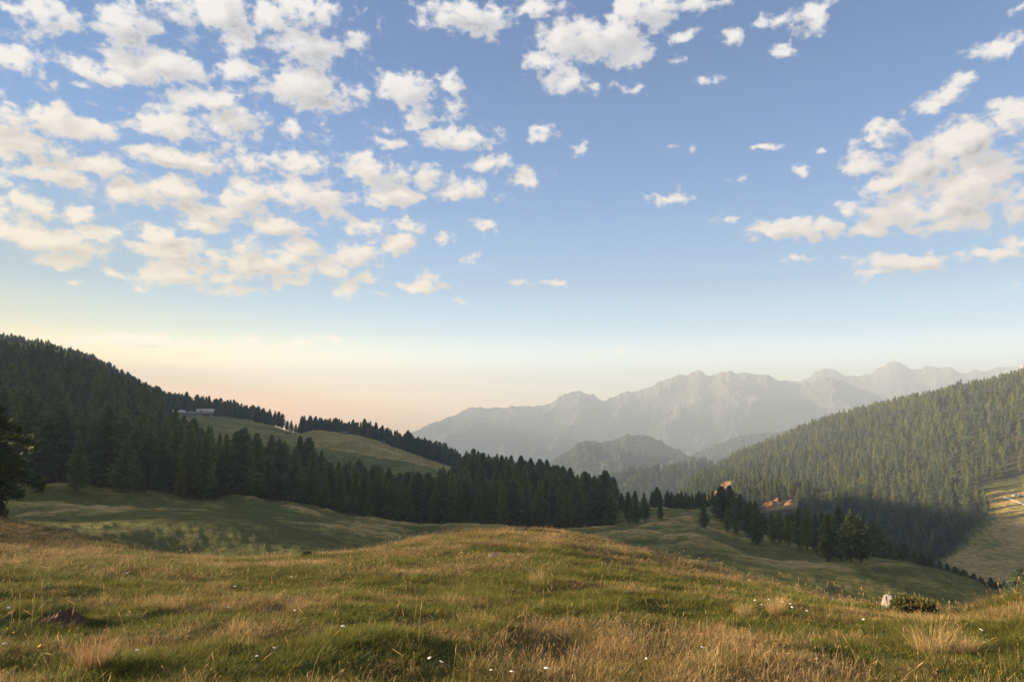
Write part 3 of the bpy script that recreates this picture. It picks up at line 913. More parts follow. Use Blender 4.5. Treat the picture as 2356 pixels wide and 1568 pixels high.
def plant(kind, x, y, z, h, wide=1.0, label=None, group=None, variant=None):
    """one conifer: an Empty at its foot with its trunk and crown"""
    tr, cr = NEAR[kind][rngT.randrange(5) if variant is None else variant]
    o = bpy.data.objects.new(kind, None)
    COL.objects.link(o)
    o.location = (x, y, z)
    s = h / 16.0
    o.scale = (s * wide, s * wide, s)
    o.rotation_euler = (0, 0, rngT.uniform(0, 6.28))
    for nm, me in (('trunk', tr), ('crown', cr)):
        c = bpy.data.objects.new(nm, me)
        c.parent = o
        COL.objects.link(c)
    tag(o, label, 'tree', group)
    return o


PLACE = ['on the steep wooded hill behind the meadow', 'in the forest belt across the middle of the valley', 'in the tree line along the far pasture crest', 'on the large sunlit forest slope']
GROUPS = ['trees of the wooded hill', 'trees of the middle forest belt', 'trees along the far pasture crest', 'trees of the sunlit slope']
for i in sorted(chosen):
    x, y, h, k, st = ALLT[i]
    st, k = int(st), int(k)
    lone = ('dark blue-green stone pine ' if k == 0 else 'paler grey-green larch ') + PLACE[st]
    pxi = float(to_px(np.array([az_t[i]]))[0])
    size = 'small ' if h < 11.5 else ('tall ' if h > 15.5 else '')
    if st == 0:
        where = 'on the skyline of the wooded hill' if r_t[i] > 600 else ('high on the near shoulder of the wooded hill' if r_t[i] > 330 else ('low on the wooded hill' if r_t[i] > 190 else 'at the meadow edge below the wooded hill'))
        where += ', farm side' if pxi > 240 else ', left side'
    elif st == 1:
        where = ('in the left part' if pxi < 750 else ('in the middle' if pxi < 1080 else 'in the right part')) + ' of the forest belt' + (', front row' if seen[i] > 0.35 else ', behind the front row')
    elif st == 2:
        where = 'in the far pasture-crest tree line' + (', left half' if pxi < 880 else ', right half')
    else:
        where = ('low on the forest slope' if r_t[i] < 560 else 'higher on the forest slope') + (' near the clearing' if pxi > 2050 else ' above the valley lip')
    lone = size + ('dark stone pine ' if k == 0 else 'paler larch ') + where
    plant(('stone_pine', 'larch_tree')[k], x, y, TZ[i] - 0.15, h, rngT.uniform(1.1, 1.5), lone, GROUPS[st])

# single trees and small clumps one can point at: (px, py of the foot or metres, height in px, width factor, kind, label, group)
LONE = [
    (178, 1133, 92, 1.35, 'larch_tree', 'bushy young larch standing out in front of the hill forest, the left one', None),
    (285, 1134, 88, 1.55, 'stone_pine', 'rounded stone pine alone in front of the hill forest edge', None),
    (415, 1141, 62, 1.35, 'larch_tree', 'small larch at the meadow edge, between the rounded pine and the dark belt', None),
    (1446, 1203, 66, 1.2, 'stone_pine', 'stone pine in the dark group beside the end of the forest belt', 'pine group on the meadow rise'),
    (1463, 1204, 70, 1.2, 'stone_pine', 'stone pine in the dark group beside the end of the forest belt', 'pine group on the meadow rise'),
    (1484, 1199, 60, 1.3, 'stone_pine', 'stone pine in the dark group beside the end of the forest belt', 'pine group on the meadow rise'),
    (1520, 1194, 34, 1.5, 'stone_pine', 'small squat pine alone on the meadow rise below the tree row', None),
    (1620, 1213, 50, 1.35, 'stone_pine', 'single dense pine standing free on the yellowish meadow spur', None),
    (1660, 1200, 72, 1.7, 'stone_pine', 'tall broad pine of the dark clump at the valley lip', 'dark clump at the valley lip'),
    (1680, 1205, 76, 1.8, 'stone_pine', 'tall broad pine of the dark clump at the valley lip', 'dark clump at the valley lip'),
    (1703, 1218, 70, 1.7, 'stone_pine', 'tall broad pine of the dark clump at the valley lip', 'dark clump at the valley lip'),
    (1722, 1232, 62, 1.5, 'stone_pine', 'tall broad pine of the dark clump at the valley lip', 'dark clump at the valley lip'),
    (1674, 1222, 48, 1.3, 'larch_tree', 'slim pale larch in front of the dark clump', None),
    (1694, 1230, 40, 1.3, 'larch_tree', 'shorter larch beside the slim one in front of the dark clump', None),
    (1741, 1252, 60, 1.5, 'stone_pine', 'oval pine standing just right of the dark clump', None),
    (1778, 1247, 58, 1.3, 'larch_tree', 'larch in the even row along the valley lip', 'row along the valley lip'),
    (1796, 1249, 62, 1.3, 'larch_tree', 'larch in the even row along the valley lip', 'row along the valley lip'),
    (1815, 1253, 62, 1.3, 'larch_tree', 'larch in the even row along the valley lip', 'row along the valley lip'),
    (1840, 1258, 72, 1.3, 'stone_pine', 'pine in the even row along the valley lip', 'row along the valley lip'),
    (1858, 1264, 78, 1.3, 'larch_tree', 'tallest larch in the row along the valley lip', None),
    (1880, 1272, 70, 1.3, 'stone_pine', 'pine in the even row along the valley lip', 'row along the valley lip'),
    (1905, 1292, 88, 1.75, 'larch_tree', 'big broad larch beside the green knoll', None),
    (1936, 1290, 96, 1.5, 'stone_pine', 'dark tall pine just behind the big broad larch', 'dark pines behind the broad larch'),
    (1958, 1292, 92, 1.5, 'stone_pine', 'dark tall pine just behind the big broad larch', 'dark pines behind the broad larch'),
    (1982, 1292, 82, 1.5, 'stone_pine', 'dark tall pine just behind the big broad larch', 'dark pines behind the broad larch'),
]
for (px, py, hp, wd, kind, lab, grp) in LONE:
    p = hit(px, py, 60.0, 330.0)
    rr = math.hypot(p.x, p.y)
    plant(kind, p.x, p.y, p.z - 0.1, hp / FOC * rr / math.cos(math.atan2(p.x, p.y)) * 1.03, wd, lab, grp)
# those whose foot is hidden: (px, metres, tip py)
TIPS = [
    (1427, 232, 1133), (1496, 246, 1128), (1507, 247, 1118), (1531, 248, 1127), (1541, 249, 1130), (1556, 246, 1132), (1572, 247, 1130), (1588, 248, 1134), (1603, 246, 1128), (1617, 246, 1130), (1634, 244, 1128), (1642, 243, 1140), (1514, 244, 1128), (1548, 247, 1136), (1564, 250, 1128), (1580, 245, 1138), (1596, 247, 1132), (1610, 249, 1134), (1626, 245, 1136),
]
for px, r, ty in TIPS:
    p = at_range(px, r)
    a, t = ray(px, ty)
    plant('stone_pine' if px % 3 else 'larch_tree', p.x, p.y, p.z - 0.1, max(5.0, CZ + float(t) * r - p.z), 1.2 + 0.5 * (px % 4) / 3, 'dark pine in the row on the skyline of the meadow rise', 'tree row on the meadow rise')
for px, r, ty, k in [(px, 200 + (px % 7), 1146 + (px * 7 % 17), 0) for px in range(1648, 1738, 12)] + [(px, 188 + (px % 9), 1178 + (px * 5 % 15), px % 2) for px in range(1746, 1902, 11)] + [(px, 168 + (px % 5), 1194 + (px * 3 % 15), 0) for px in range(1918, 2008, 11)]:
    p = at_range(px, r)
    a, t = ray(px, ty)
    plant(('stone_pine', 'larch_tree')[k], p.x, p.y, p.z - 0.1, max(6.0, CZ + float(t) * r - p.z), 1.35, ('dark pine' if k == 0 else 'paler larch') + (' crowding behind the dark clump at the valley lip' if px < 1740 else (' in the second rank behind the even row at the valley lip' if px < 1905 else ' in the dark thicket right of the big broad larch')), 'second row along the valley lip')
for px, r, ty in [(2010, 170, 1243), (2030, 172, 1238), (2048, 175, 1252), (2066, 176, 1247), (2085, 168, 1262), (2102, 168, 1268), (2120, 168, 1272), (2140, 166, 1284), (2158, 162, 1292), (2176, 160, 1299), (2195, 160, 1306), (2215, 155, 1314), (2232, 152, 1322), (2252, 150, 1322), (2270, 150, 1333), (2286, 150, 1330)]:
    p = at_range(px, r)
    a, t = ray(px, ty)
    h = CZ + float(t) * r - p.z
    plant('stone_pine', p.x, p.y, p.z - 0.1, max(4.5, h), 1.3 if h > 6 else 1.8, 'dark conifer top showing behind the green knoll', 'tree tops behind the green knoll')
for px, r, ty, wd in [(2294, 86, 1322, 1.7), (2308, 84, 1308, 1.8), (2324, 82, 1298, 1.8), (2341, 80, 1300, 1.8), (2358, 78, 1302, 1.8)]:
    p = at_range(px, r)
    a, t = ray(px, ty)
    plant('stone_pine', p.x, p.y, p.z - 0.1, CZ + float(t) * r - p.z, wd, 'dark bushy pine in the clump at the right edge behind the near turf', 'pine clump at the right edge')
for px, r, ty in [(590, 565, 952), (600, 568, 955), (612, 566, 957), (624, 560, 948), (633, 558, 944), (642, 556, 945), (650, 556, 950), (662, 552, 968), (672, 550, 966), (682, 549, 975), (690, 548, 982)]:
    p = at_range(px, r)
    a, t = ray(px, ty)
    plant('stone_pine', p.x, p.y, p.z - 0.2, max(8.0, CZ + float(t) * r - p.z), 1.25, 'dark pine in the clump at the end of the farm pasture', 'pine clump at the end of the farm pasture')
for px, r, ty, lab in [(392, 345, 945, 'taller of the two dark pines below the farm'), (411, 340, 960, 'shorter of the two dark pines below the farm'), (630, 206, 1006, 'tall pine rising out of the belt left of the round-topped pair'), (694, 208, 1000, 'broad round-topped pine rising out of the forest belt, the left of a pair'), (712, 210, 1003, 'thin tall pine rising out of the forest belt, the right of a pair'), (640, 215, 1012, 'narrow pine rising out of the belt beside the taller one')]:
    p = at_range(px, r)
    a, t = ray(px, ty)
    plant('stone_pine', p.x, p.y, p.z - 0.2, CZ + float(t) * r - p.z, 1.15, lab)
for px, r, ty in [(516, 610, 938), (560, 602, 942), (569, 601, 945)]:
    p = at_range(px, r)
    a, t = ray(px, ty)
    plant('stone_pine', p.x, p.y, p.z - 0.2, CZ + float(t) * r - p.z, 1.3, 'dark pine at the pasture rim beside the farm', 'pines beside the farm')

# the rest of the woods: too many to count, one mass per stand, the same trees set out as instances
src = bpy.data.collections.new('far_conifer_kinds')       # not linked: only a source of shapes
for i, (tr, cr) in enumerate(FAR):
    me = cr.copy()
    o = bpy.data.objects.new('far_conifer_%d' % i, me)
    src.objects.link(o)


def instancer(name, pts, scl, rotz, idx, coll, tilt=None):
    me = bpy.data.meshes.new(name)
    me.vertices.add(len(pts))
    me.vertices.foreach_set("co", np.asarray(pts, np.float32).ravel())
    a = me.attributes.new('scl', 'FLOAT_VECTOR', 'POINT'); a.data.foreach_set('vector', np.asarray(scl, np.float32).ravel())
    rv = np.zeros((len(pts), 3), np.float32)
    rv[:, 2] = rotz
    if tilt is not None:
        rv[:, :2] = tilt
    a = me.attributes.new('rot', 'FLOAT_VECTOR', 'POINT'); a.data.foreach_set('vector', rv.ravel())
    a = me.attributes.new('idx', 'INT', 'POINT'); a.data.foreach_set('value', np.asarray(idx, np.int32))
    o = link(name, me)
    ng = bpy.data.node_groups.new(name, 'GeometryNodeTree')
    ng.interface.new_socket('Geometry', in_out='INPUT', socket_type='NodeSocketGeometry')
    ng.interface.new_socket('Geometry', in_out='OUTPUT', socket_type='NodeSocketGeometry')
    N, L = ng.nodes, ng.links
    gi, go = N.new('NodeGroupInput'), N.new('NodeGroupOutput')
    ci = N.new('GeometryNodeCollectionInfo')
    ci.inputs['Collection'].default_value = coll
    ci.inputs['Separate Children'].default_value = True
    ci.inputs['Reset Children'].default_value = True
    ip = N.new('GeometryNodeInstanceOnPoints')
    ip.inputs['Pick Instance'].default_value = True

    def named(nm, ty):
        nd = N.new('GeometryNodeInputNamedAttribute')
        nd.data_type = ty
        nd.inputs['Name'].default_value = nm
        return nd.outputs[0]
    L.new(gi.outputs[0], ip.inputs['Points'])
    L.new(ci.outputs[0], ip.inputs['Instance'])
    L.new(named('idx', 'INT'), ip.inputs['Instance Index'])
    L.new(named('scl', 'FLOAT_VECTOR'), ip.inputs['Scale'])
    er = N.new('FunctionNodeEulerToRotation')
    L.new(named('rot', 'FLOAT_VECTOR'), er.inputs[0])
    L.new(er.outputs[0], ip.inputs['Rotation'])
    L.new(ip.outputs[0], go.inputs[0])
    md = o.modifiers.new('set_out', 'NODES')
    md.node_group = ng
    return o


rng = np.random.default_rng(77)
far_ids = np.array([i for i in range(len(ALLT)) if i not in chosen])
MASS = ['dense dark conifer forest covering the left hill', 'conifers filling the depth of the middle forest belt', 'conifer strip along the far pasture crest', 'sunlit conifer forest covering the large right slope']
for st in range(4):
    ids = far_ids[ALLT[far_ids, 4] == st]
    if not len(ids):
        continue
    pts = np.column_stack([ALLT[ids, 0], ALLT[ids, 1], TZ[ids] - 0.3])
    s = ALLT[ids, 2] / 16.0
    wd = s * rng.uniform(1.0, 1.45, len(ids))
    idx = rng.integers(0, 3, len(ids)) * 2 + ALLT[ids, 3].astype(int)
    o = instancer('forest', pts, np.column_stack([wd, wd, s]), rng.uniform(0, 6.28, len(ids)), idx, src)
    tag(o, MASS[st], 'forest', kind='stuff')
# the forested spur beyond
A_, s_, X_, Y_, H_ = MIDR
n = 5200
ci_ = rng.uniform(60, len(A_) - 60, n); ri_ = rng.uniform(8, len(s_) - 8, n)
i0, j0 = ri_.astype(int), ci_.astype(int)
fi, fj = ri_ - i0, ci_ - j0


def bil(G):
    return (G[i0, j0] * (1 - fj) + G[i0, j0 + 1] * fj) * (1 - fi) + (G[i0 + 1, j0] * (1 - fj) + G[i0 + 1, j0 + 1] * fj) * fi


s = rng.uniform(0.75, 1.15, n)
o = instancer('forest', np.column_stack([bil(X_), bil(Y_), bil(H_) - 0.5]), np.column_stack([s * 1.35, s * 1.35, s]), rng.uniform(0, 6.28, n), rng.integers(0, 6, n), src)
tag(o, 'distant conifer forest on the spur below the valley', 'forest', kind='stuff')
print('TREES', len(ALLT), len(chosen))


# ---------------------------------------------------------------- crags on the slope
M['crag'] = material('ochre_crag', b_rock, a=(0.13, 0.080, 0.046), b=(0.27, 0.150, 0.068), stain=(0.09, 0.065, 0.045), scale=0.12)
CRAG_LABELS = ['tall orange crag on the left nose of the forest slope', 'wide orange crag low on the forest slope', 'small orange crag just right of the wide one', 'small pale crag below the tall orange one']
for (p, (cx_, cy_, cw, ch), lab) in zip(CL_PTS, CLIFFS, CRAG_LABELS):
    r = math.hypot(p.x, p.y)
    wm, hm_ = cw / FOC * r * 1.15, ch / FOC * r * 1.35
    az = math.atan2(p.x, p.y)
    right_v, back_v = np.array([math.cos(az), -math.sin(az)]), np.array([math.sin(az), math.cos(az)])
    nu, nv = 30, 34
    U, Vv = np.meshgrid(np.linspace(-0.5, 0.5, nu), np.linspace(0, 1, nv))
    run = hm_ * 0.9
    wob = 0.22 * fbm(Vv * 3, U * 0 + cx_, 3, 5)
    Xl = (U + wob * 0.5) * wm * (1.05 - 0.35 * Vv)
    Yl = Vv * run - 8
    x, y = p.x + right_v[0] * Xl + back_v[0] * Yl, p.y + right_v[1] * Xl + back_v[1] * Yl
    g = ground_z(x.ravel(), y.ravel()).reshape(x.shape)
    edge = np.clip(np.minimum.reduce([(U + 0.5) * 5, (0.5 - U) * 5, Vv * 6 + 0.2, (1 - Vv) * 4]), 0, 1) ** 0.6
    lift = edge * (hm_ * 0.12 * (1 - 0.35 * Vv)) + edge * hm_ * 0.08 * (ridged(Xl / 14 + cx_, Vv * hm_ / 20, 4, 90) - 0.7) - 1.5
    V = np.stack([x, y, g + lift], -1).reshape(-1, 3)
    idx = np.arange(nu * nv).reshape(nv, nu)
    F = np.stack([idx[:-1, :-1], idx[:-1, 1:], idx[1:, 1:], idx[1:, :-1]], -1).reshape(-1, 4).copy()
    o = link('rock_crag', mesh_from('rock_crag', V - np.array([p.x, p.y, p.z]), F, M['crag']), loc=p)
    tag(o, lab, 'crag', 'orange crags on the forest slope')

# ---------------------------------------------------------------- the alpine farm on its shelf
M['stone_wall'] = material('rubble_wall', b_plain, color=(0.25, 0.21, 0.17), var=0.4, scale=2.2, bmp=0.7, bdist=0.1)
M['slab_roof'] = material('stone_slab_roof', b_plain, color=(0.17, 0.15, 0.145), var=0.3, scale=1.6, bmp=0.6, bdist=0.1)
M['pale_roof'] = material('pale_slab_roof', b_plain, color=(0.33, 0.30, 0.29), var=0.25, scale=1.6, bmp=0.6, bdist=0.1)
M['dark_wood'] = material('dark_wood', b_plain, color=(0.035, 0.028, 0.024), var=0.4, scale=3.0)
M['white_paint'] = material('white_paint', b_plain, color=(0.5, 0.5, 0.5), var=0.05, scale=3.0, rough=0.4, bmp=0.05)
M['car_glass'] = material('car_glass', b_plain, color=(0.03, 0.035, 0.04), var=0.1, rough=0.1, bmp=0.0, spec=0.6)
M['tyre'] = material('tyre_rubber', b_plain, color=(0.02, 0.02, 0.02), var=0.2)


def boxv(x0, x1, y0, y1, z0, z1):
    return [(x0, y0, z0), (x1, y0, z0), (x1, y1, z0), (x0, y1, z0), (x0, y0, z1), (x1, y0, z1), (x1, y1, z1), (x0, y1, z1)], \
           [(0, 3, 2, 1), (4, 5, 6, 7), (0, 1, 5, 4), (1, 2, 6, 5), (2, 3, 7, 6), (3, 0, 4, 7)]


def box(name, parent, mat, *b):
    v, f = boxv(*b)
    return link(name, mesh_from(name, np.array(v), f, mat), parent)


def gable(name, parent, mat, x0, x1, y0, y1, z0, ze, zr):
    """walls of a block with gable ends left and right"""
    ym = (y0 + y1) / 2
    v = [(x0, y0, z0), (x1, y0, z0), (x1, y1, z0), (x0, y1, z0), (x0, y0, ze), (x1, y0, ze), (x1, y1, ze), (x0, y1, ze), (x0, ym, zr), (x1, ym, zr)]
    f = [(0, 3, 2, 1), (0, 1, 5, 4), (2, 3, 7, 6), (1, 2, 6, 9, 5), (3, 0, 4, 8, 7), (4, 5, 9, 8), (6, 7, 8, 9)]
    return link(name, mesh_from(name, np.array(v), f, mat), parent)


def roof(name, parent, mat, x0, x1, y0, y1, ze, zr, th=0.28, ov=0.45):
    ym = (y0 + y1) / 2
    sl = (zr - ze) / (ym - y0)
    x0, x1 = x0 - ov, x1 + ov
    e = ze - sl * ov
    b = 0.04
    v = []
    for x in (x0, x1):
        v += [(x, y0 - ov, e + b), (x, ym, zr + b), (x, y1 + ov, e + b), (x, y1 + ov, e + b + th), (x, ym, zr + b + th), (x, y0 - ov, e + b + th)]
    f = [(0, 1, 7, 6), (1, 2, 8, 7), (2, 3, 9, 8), (3, 4, 10, 9), (4, 5, 11, 10), (5, 0, 6, 11), (5, 4, 1, 0), (4, 3, 2, 1), (6, 7, 10, 11), (7, 8, 9, 10)]
    return link(name, mesh_from(name, np.array(v), f, mat), parent)


fp = at_range(446, 597)
faz = math.atan2(fp.x, fp.y)
farm = link('alpine_farmhouse', None, loc=(fp.x, fp.y, fp.z), rot=(0, 0, -faz))
tag(farm, 'long low stone farm with pale slab roofs on the pasture shelf', 'farmhouse')
FZ = -2.2
w_l = gable('wall', farm, M['stone_wall'], -14.7, -6.25, 0, 8, FZ, 3.0, 4.7)
r_l = roof('roof', farm, M['pale_roof'], -14.7, -6.25, 0, 8, 3.0, 4.7)
w_r = gable('wall', farm, M['stone_wall'], 2.4, 14.7, 4.6, 12.6, FZ, 3.7, 5.5)
r_r = roof('roof', farm, M['pale_roof'], 2.4, 14.7, 4.6, 12.6, 3.7, 5.5)
# middle range: lean-to with two wide doorways left open in the front wall
v, f = [], []
def addbox(*b):
    vv, ff = boxv(*b)
    k = len(v)
    v.extend(vv); f.extend([tuple(i + k for i in q) for q in ff])
addbox(-6.2, 7.2, 0.6, 0.95, FZ, 1.55)
addbox(-6.2, 7.2, 0.62, 0.93, 1.95, 2.25)
for i in range(9):
    addbox(-6.2 + i * 1.64, -6.2 + i * 1.64 + 0.55, 0.58, 0.97, 1.5, 2.0)
addbox(9.05, 9.65, 0.6, 0.95, FZ, 2.25)
addbox(11.3, 14.65, 0.6, 0.95, FZ, 2.25)
addbox(7.2, 11.3, 0.6, 0.95, FZ, -0.05)
addbox(14.35, 14.68, 0.95, 4.6, FZ, 2.3)
addbox(-6.2, 14.3, 4.25, 4.55, FZ, 3.4)
link('wall', mesh_from('wall', np.array(v), f, M['stone_wall']), farm)
rv = [(-6.15, 0.0, 2.15), (14.8, 0.0, 2.15), (14.8, 4.58, 3.75), (-6.15, 4.58, 3.75), (-6.15, 0.0, 2.42), (14.8, 0.0, 2.42), (14.8, 4.58, 4.0), (-6.15, 4.58, 4.0)]
r_m = link('roof', mesh_from('roof', np.array(rv), [(0, 3, 2, 1), (4, 5, 6, 7), (0, 1, 5, 4), (1, 2, 6, 5), (2, 3, 7, 6), (3, 0, 4, 7)], M['slab_roof']), farm)
for x in (7.25, 9.7):
    box('door', farm, M['dark_wood'], x, x + 1.55, 1.3, 1.4, -0.05, 2.2)
for i in range(8):
    box('window', farm, M['car_glass'], -5.62 + i * 1.64, -4.6 + i * 1.64, 0.75, 0.8, 1.52, 1.98)
for x, y, z, par in ((-10.3, 3.4, 4.6, r_l), (9.7, 8.0, 5.4, r_r)):
    box('chimney', par, M['stone_wall'], x, x + 0.7, y, y + 0.7, z - 0.6, z + 0.9)
for x in (-4.6, 0.1, 4.6):
    box('dormer', r_m, M['dark_wood'], x, x + 1.4, 3.3, 4.3, 3.45, 4.45)
fence = link('pasture_fence', None, loc=at_range(499, 592), rot=(0, 0, -faz))
tag(fence, 'short weathered wooden fence beside the stone farm', 'fence')
for i in range(6):
    box('post', fence, M['bark'], i * 1.7 - 4, i * 1.7 - 3.86, 0, 0.14, -1.0, 1.3 - 0.1 * (i % 2))
for z in (0.45, 0.95):
    box('rail', fence, M['bark'], -4.1, 4.7, -0.06, -0.005, z, z + 0.12)

# ---------------------------------------------------------------- track and parked cars on the right-hand clearing
M['gravel'] = material('track_gravel', b_plain, color=(0.42, 0.38, 0.32), var=0.25, scale=0.8, bmp=0.4)
tp = [(2296, 556), (2320, 549), (2345, 540), (2375, 528), (2420, 516), (2500, 505)]
axs = np.array([PX_AZ(p[0]) for p in tp]); ars = np.array([p[1] for p in tp], float)
qa = np.linspace(axs[0], axs[-1], 40); qr = pchip1(axs, ars, qa)
V = []
for da in (-1.5, -0.5, 0.5, 1.5):
    x, y = (qr + da) * np.sin(qa), (qr + da) * np.cos(qa)
    V.append(np.column_stack([x, y, ground_z(x, y) + 0.32]))
V = np.vstack(V)
F = np.array([(k * 40 + i, k * 40 + i + 1, (k + 1) * 40 + i + 1, (k + 1) * 40 + i) for k in range(3) for i in range(39)])
tag(link('farm_track', mesh_from('farm_track', V, F, M['gravel'])), 'pale gravel track', kind='structure')


def car(px, r, heading, label):
    p = at_range(px, r)
    o = link('parked_car', None, loc=(p.x, p.y, p.z + 0.35), rot=(0, 0, heading))
    tag(o, label, 'car', 'cars parked at the wood edge')
    prof = [(-2.1, 0.35), (-2.12, 0.75), (-1.9, 0.95), (-1.2, 1.0), (1.0, 1.0), (1.9, 0.85), (2.1, 0.6), (2.08, 0.35)]
    n = len(prof)
    v = [(x, s * 0.82, z) for s in (-1, 1) for x, z in prof]
    f = [tuple(range(n)), tuple(reversed(range(n, 2 * n)))] + [(i, i + n, (i + 1) % n + n, (i + 1) % n) for i in range(n)]
    link('body', mesh_from('body', np.array(v, float), f, M['white_paint']), o)
    cab = [(-1.75, 0.99, .78), (1.05, 0.99, .78), (0.35, 1.42, .62), (-1.35, 1.44, .62)]
    v = [(x, s * h, z) for s in (-1, 1) for x, z, h in cab]
    f = [(0, 1, 2, 3), (7, 6, 5, 4), (0, 4, 5, 1), (1, 5, 6, 2), (3, 2, 6, 7), (0, 3, 7, 4)]
    link('window', mesh_from('window', np.array(v, float), f, M['car_glass']), o)
    box('roof', o, M['white_paint'], -1.36, 0.36, -0.63, 0.63, 1.43, 1.49)
    for x in (-1.3, 1.3):
        for s in (-1, 1):
            tv, tf = tube([(x, s * 0.66, 0.33), (x, s * 0.86, 0.33)], [0.33, 0.33], 14)
            tf.append(tuple(range(14, 28)))
            link('wheel', mesh_from('wheel', np.array(tv), tf, M['tyre']), o)
    return o


car(2323, 556, 0.35, 'left of two tiny white cars parked under trees at the clearing')
car(2332, 557, 0.25, 'right of two tiny white cars parked under trees at the clearing')

# ---------------------------------------------------------------- trees and bushes near the camera
M['near_pine'] = material('near_pine_needles', b_leaf, a=(0.022, 0.036, 0.018), b=(0.050, 0.070, 0.028), trans=0.2)
M['juniper'] = material('juniper_needles', b_leaf, a=(0.040, 0.052, 0.020), b=(0.10, 0.10, 0.035), trans=0.25)
tr, cr = conifer('spruce_tree', M['near_pine'], 917, 7.4, 4.2, 60, 420, 0.08, 'pine', 0.50, 0.26, 10, limbs=1)
p = at_range(-62, 51)
o = link('spruce_tree', None, loc=(p.x, p.y, p.z - 0.2))
tag(o, 'near dark spruce cut by the left edge of the picture', 'tree')
link('trunk', tr, o)
link('crown', cr, o)


def bush(name, loc, R, H, seed, mat, n=1500, leaf=0.07, label=None, group=None):
    rng = np.random.default_rng(seed)
    o = link(name, None, loc=loc)
    sv, sf = [], []
    for i in range(14):
        a = rng.uniform(0, 6.28); e = rng.uniform(0.5, 1.0)
        q = [np.array([0, 0, -0.1])] + [np.array([math.cos(a) * R * 0.8 * e * t, math.sin(a) * R * 0.8 * e * t, H * (0.85 * t)]) for t in (0.4, 0.8, 1.0)]
        bv, bf = tube(q, [0.03 * R, 0.022 * R, 0.012 * R, 0.004 * R], 5)
        k = len(sv)
        sv += bv; sf += [tuple(j + k for j in fc) for fc in bf]
    link('stem', mesh_from('stem', np.array(sv), sf, M['bark']), o)
    cl = rng.uniform(-1, 1, (26, 3)) * (R * 0.72, R * 0.72, H * 0.36) + (0, 0, H * 0.48)
    ctr = cl[rng.integers(0, 26, n)] + rng.normal(0, 1, (n, 3)) * (R * 0.16, R * 0.16, H * 0.13)
    ctr[:, 2] = np.maximum(ctr[:, 2], 0.02)
    d = ctr - (0, 0, H * 0.2) + rng.normal(0, 0.4 * R, (n, 3))
    d /= np.linalg.norm(d, axis=1)[:, None]
    w_ = np.cross(d, rng.normal(0, 1, (n, 3))); w_ /= np.linalg.norm(w_, axis=1)[:, None]
    ln = leaf * rng.uniform(0.6, 1.5, n)[:, None]
    V = np.stack([ctr - d * ln, ctr + w_ * ln * 0.3, ctr + d * ln * 1.2, ctr - w_ * ln * 0.3], 1).reshape(-1, 3)
    link('foliage', mesh_from('foliage', V, np.arange(len(V)).reshape(-1, 4), mat), o)
    tag(o, label, 'shrub', group)
    return o


def px_m(p, npx):
    """metres across npx pixels at a place"""
    return npx / FOC * math.hypot(p.x, p.y) * math.cos(math.atan2(p.x, p.y))


def boulder(name, loc, sx, sy, sz, seed, mat, label, cat='rock', group=None, sub=26, rough=0.20, sink=0.25):
    u, v_ = np.meshgrid(np.linspace(0, 2 * math.pi, sub * 2, endpoint=False), np.linspace(0, math.pi, sub))
    X, Y, Z = np.sin(v_) * np.cos(u), np.sin(v_) * np.sin(u), np.cos(v_)
    n = ridged(X * 1.3 + Z * 0.7 + seed, Y * 1.3 - Z * 0.8 + seed, 4, seed) - 0.7
    n2 = fbm(X * 3 + Z * 2, Y * 3 - Z * 2.5, 4, seed + 4)
    rr = 1 + rough * n + 0.12 * n2
    X, Y, Z = X * rr * sx, Y * rr * sy, Z * rr * sz
    V = np.stack([X, Y, Z + sz * (1 - 2 * sink)], -1).reshape(-1, 3)
    nr, nc = X.shape
    idx = np.arange(nr * nc).reshape(nr, nc)
    idn = np.roll(idx, -1, 1)
    F = np.stack([idx[:-1], idx[1:], idn[1:], idn[:-1]], -1).reshape(-1, 4).copy()
    o = link(name, mesh_from(name, V, F, mat), loc=loc, rot=(0, 0, seed * 1.7))
    tag(o, label, cat, group)
    return o


M['pale_rock'] = material('pale_lichen_rock', b_rock, a=(0.12, 0.12, 0.12), b=(0.26, 0.26, 0.265), stain=(0.20, 0.19, 0.16), scale=2.0)
M['grey_rock'] = material('grey_outcrop', b_rock, a=(0.10, 0.096, 0.085), b=(0.18, 0.17, 0.15), stain=(0.08, 0.075, 0.05), scale=0.5)
M['soil'] = material('mole_soil', b_plain, color=(0.085, 0.052, 0.036), var=0.6, scale=22.0, bmp=1.0, bdist=0.04)
p = hit(2048, 1392, 6, 40)
s = px_m(p, 1)
boulder('boulder', p, 17 * s, 14 * s, 22 * s, 3, M['pale_rock'], 'pale grey boulder on the right shoulder of the near meadow', 'rock', sink=0.2)
q = hit(2158, 1412, 6, 40)
boulder('boulder', q, 7 * s, 12 * s, 13 * s, 8, M['grey_rock'], 'slanting grey rock at the right foot of the juniper bushes', 'rock', sink=0.3)
q = hit(2350, 1376, 6, 40)
boulder('boulder', q, 16 * s, 10 * s, 10 * s, 12, M['grey_rock'], 'grey rock on the turf rim at the right edge of the picture', 'rock', sink=0.35)
q = hit(1135, 1284, 6, 40)
s1 = px_m(q, 1)
boulder('flat_stone', q + Vector((0, 0, 0.05)), 11 * s1, 8 * s1, 5 * s1, 15, M['pale_rock'], 'small flat pale stone in the turf near the crest of the knoll', 'stone', sink=0.3)
for i, (px, py, R_, H_) in enumerate([(2082, 1392, 26, 24), (2128, 1400, 24, 26)]):
    q = hit(px, py, 6, 40)
    bush('juniper_bush', q, R_ * 0.9 * s, H_ * 1.15 * s, 60 + i, M['juniper'], 6000, 0.032, ('olive juniper bush tucked against the pale boulder', 'darker juniper bush beside the slanting rock')[i], 'juniper bushes by the boulder')
q = hit(704, 1281, 6, 45)
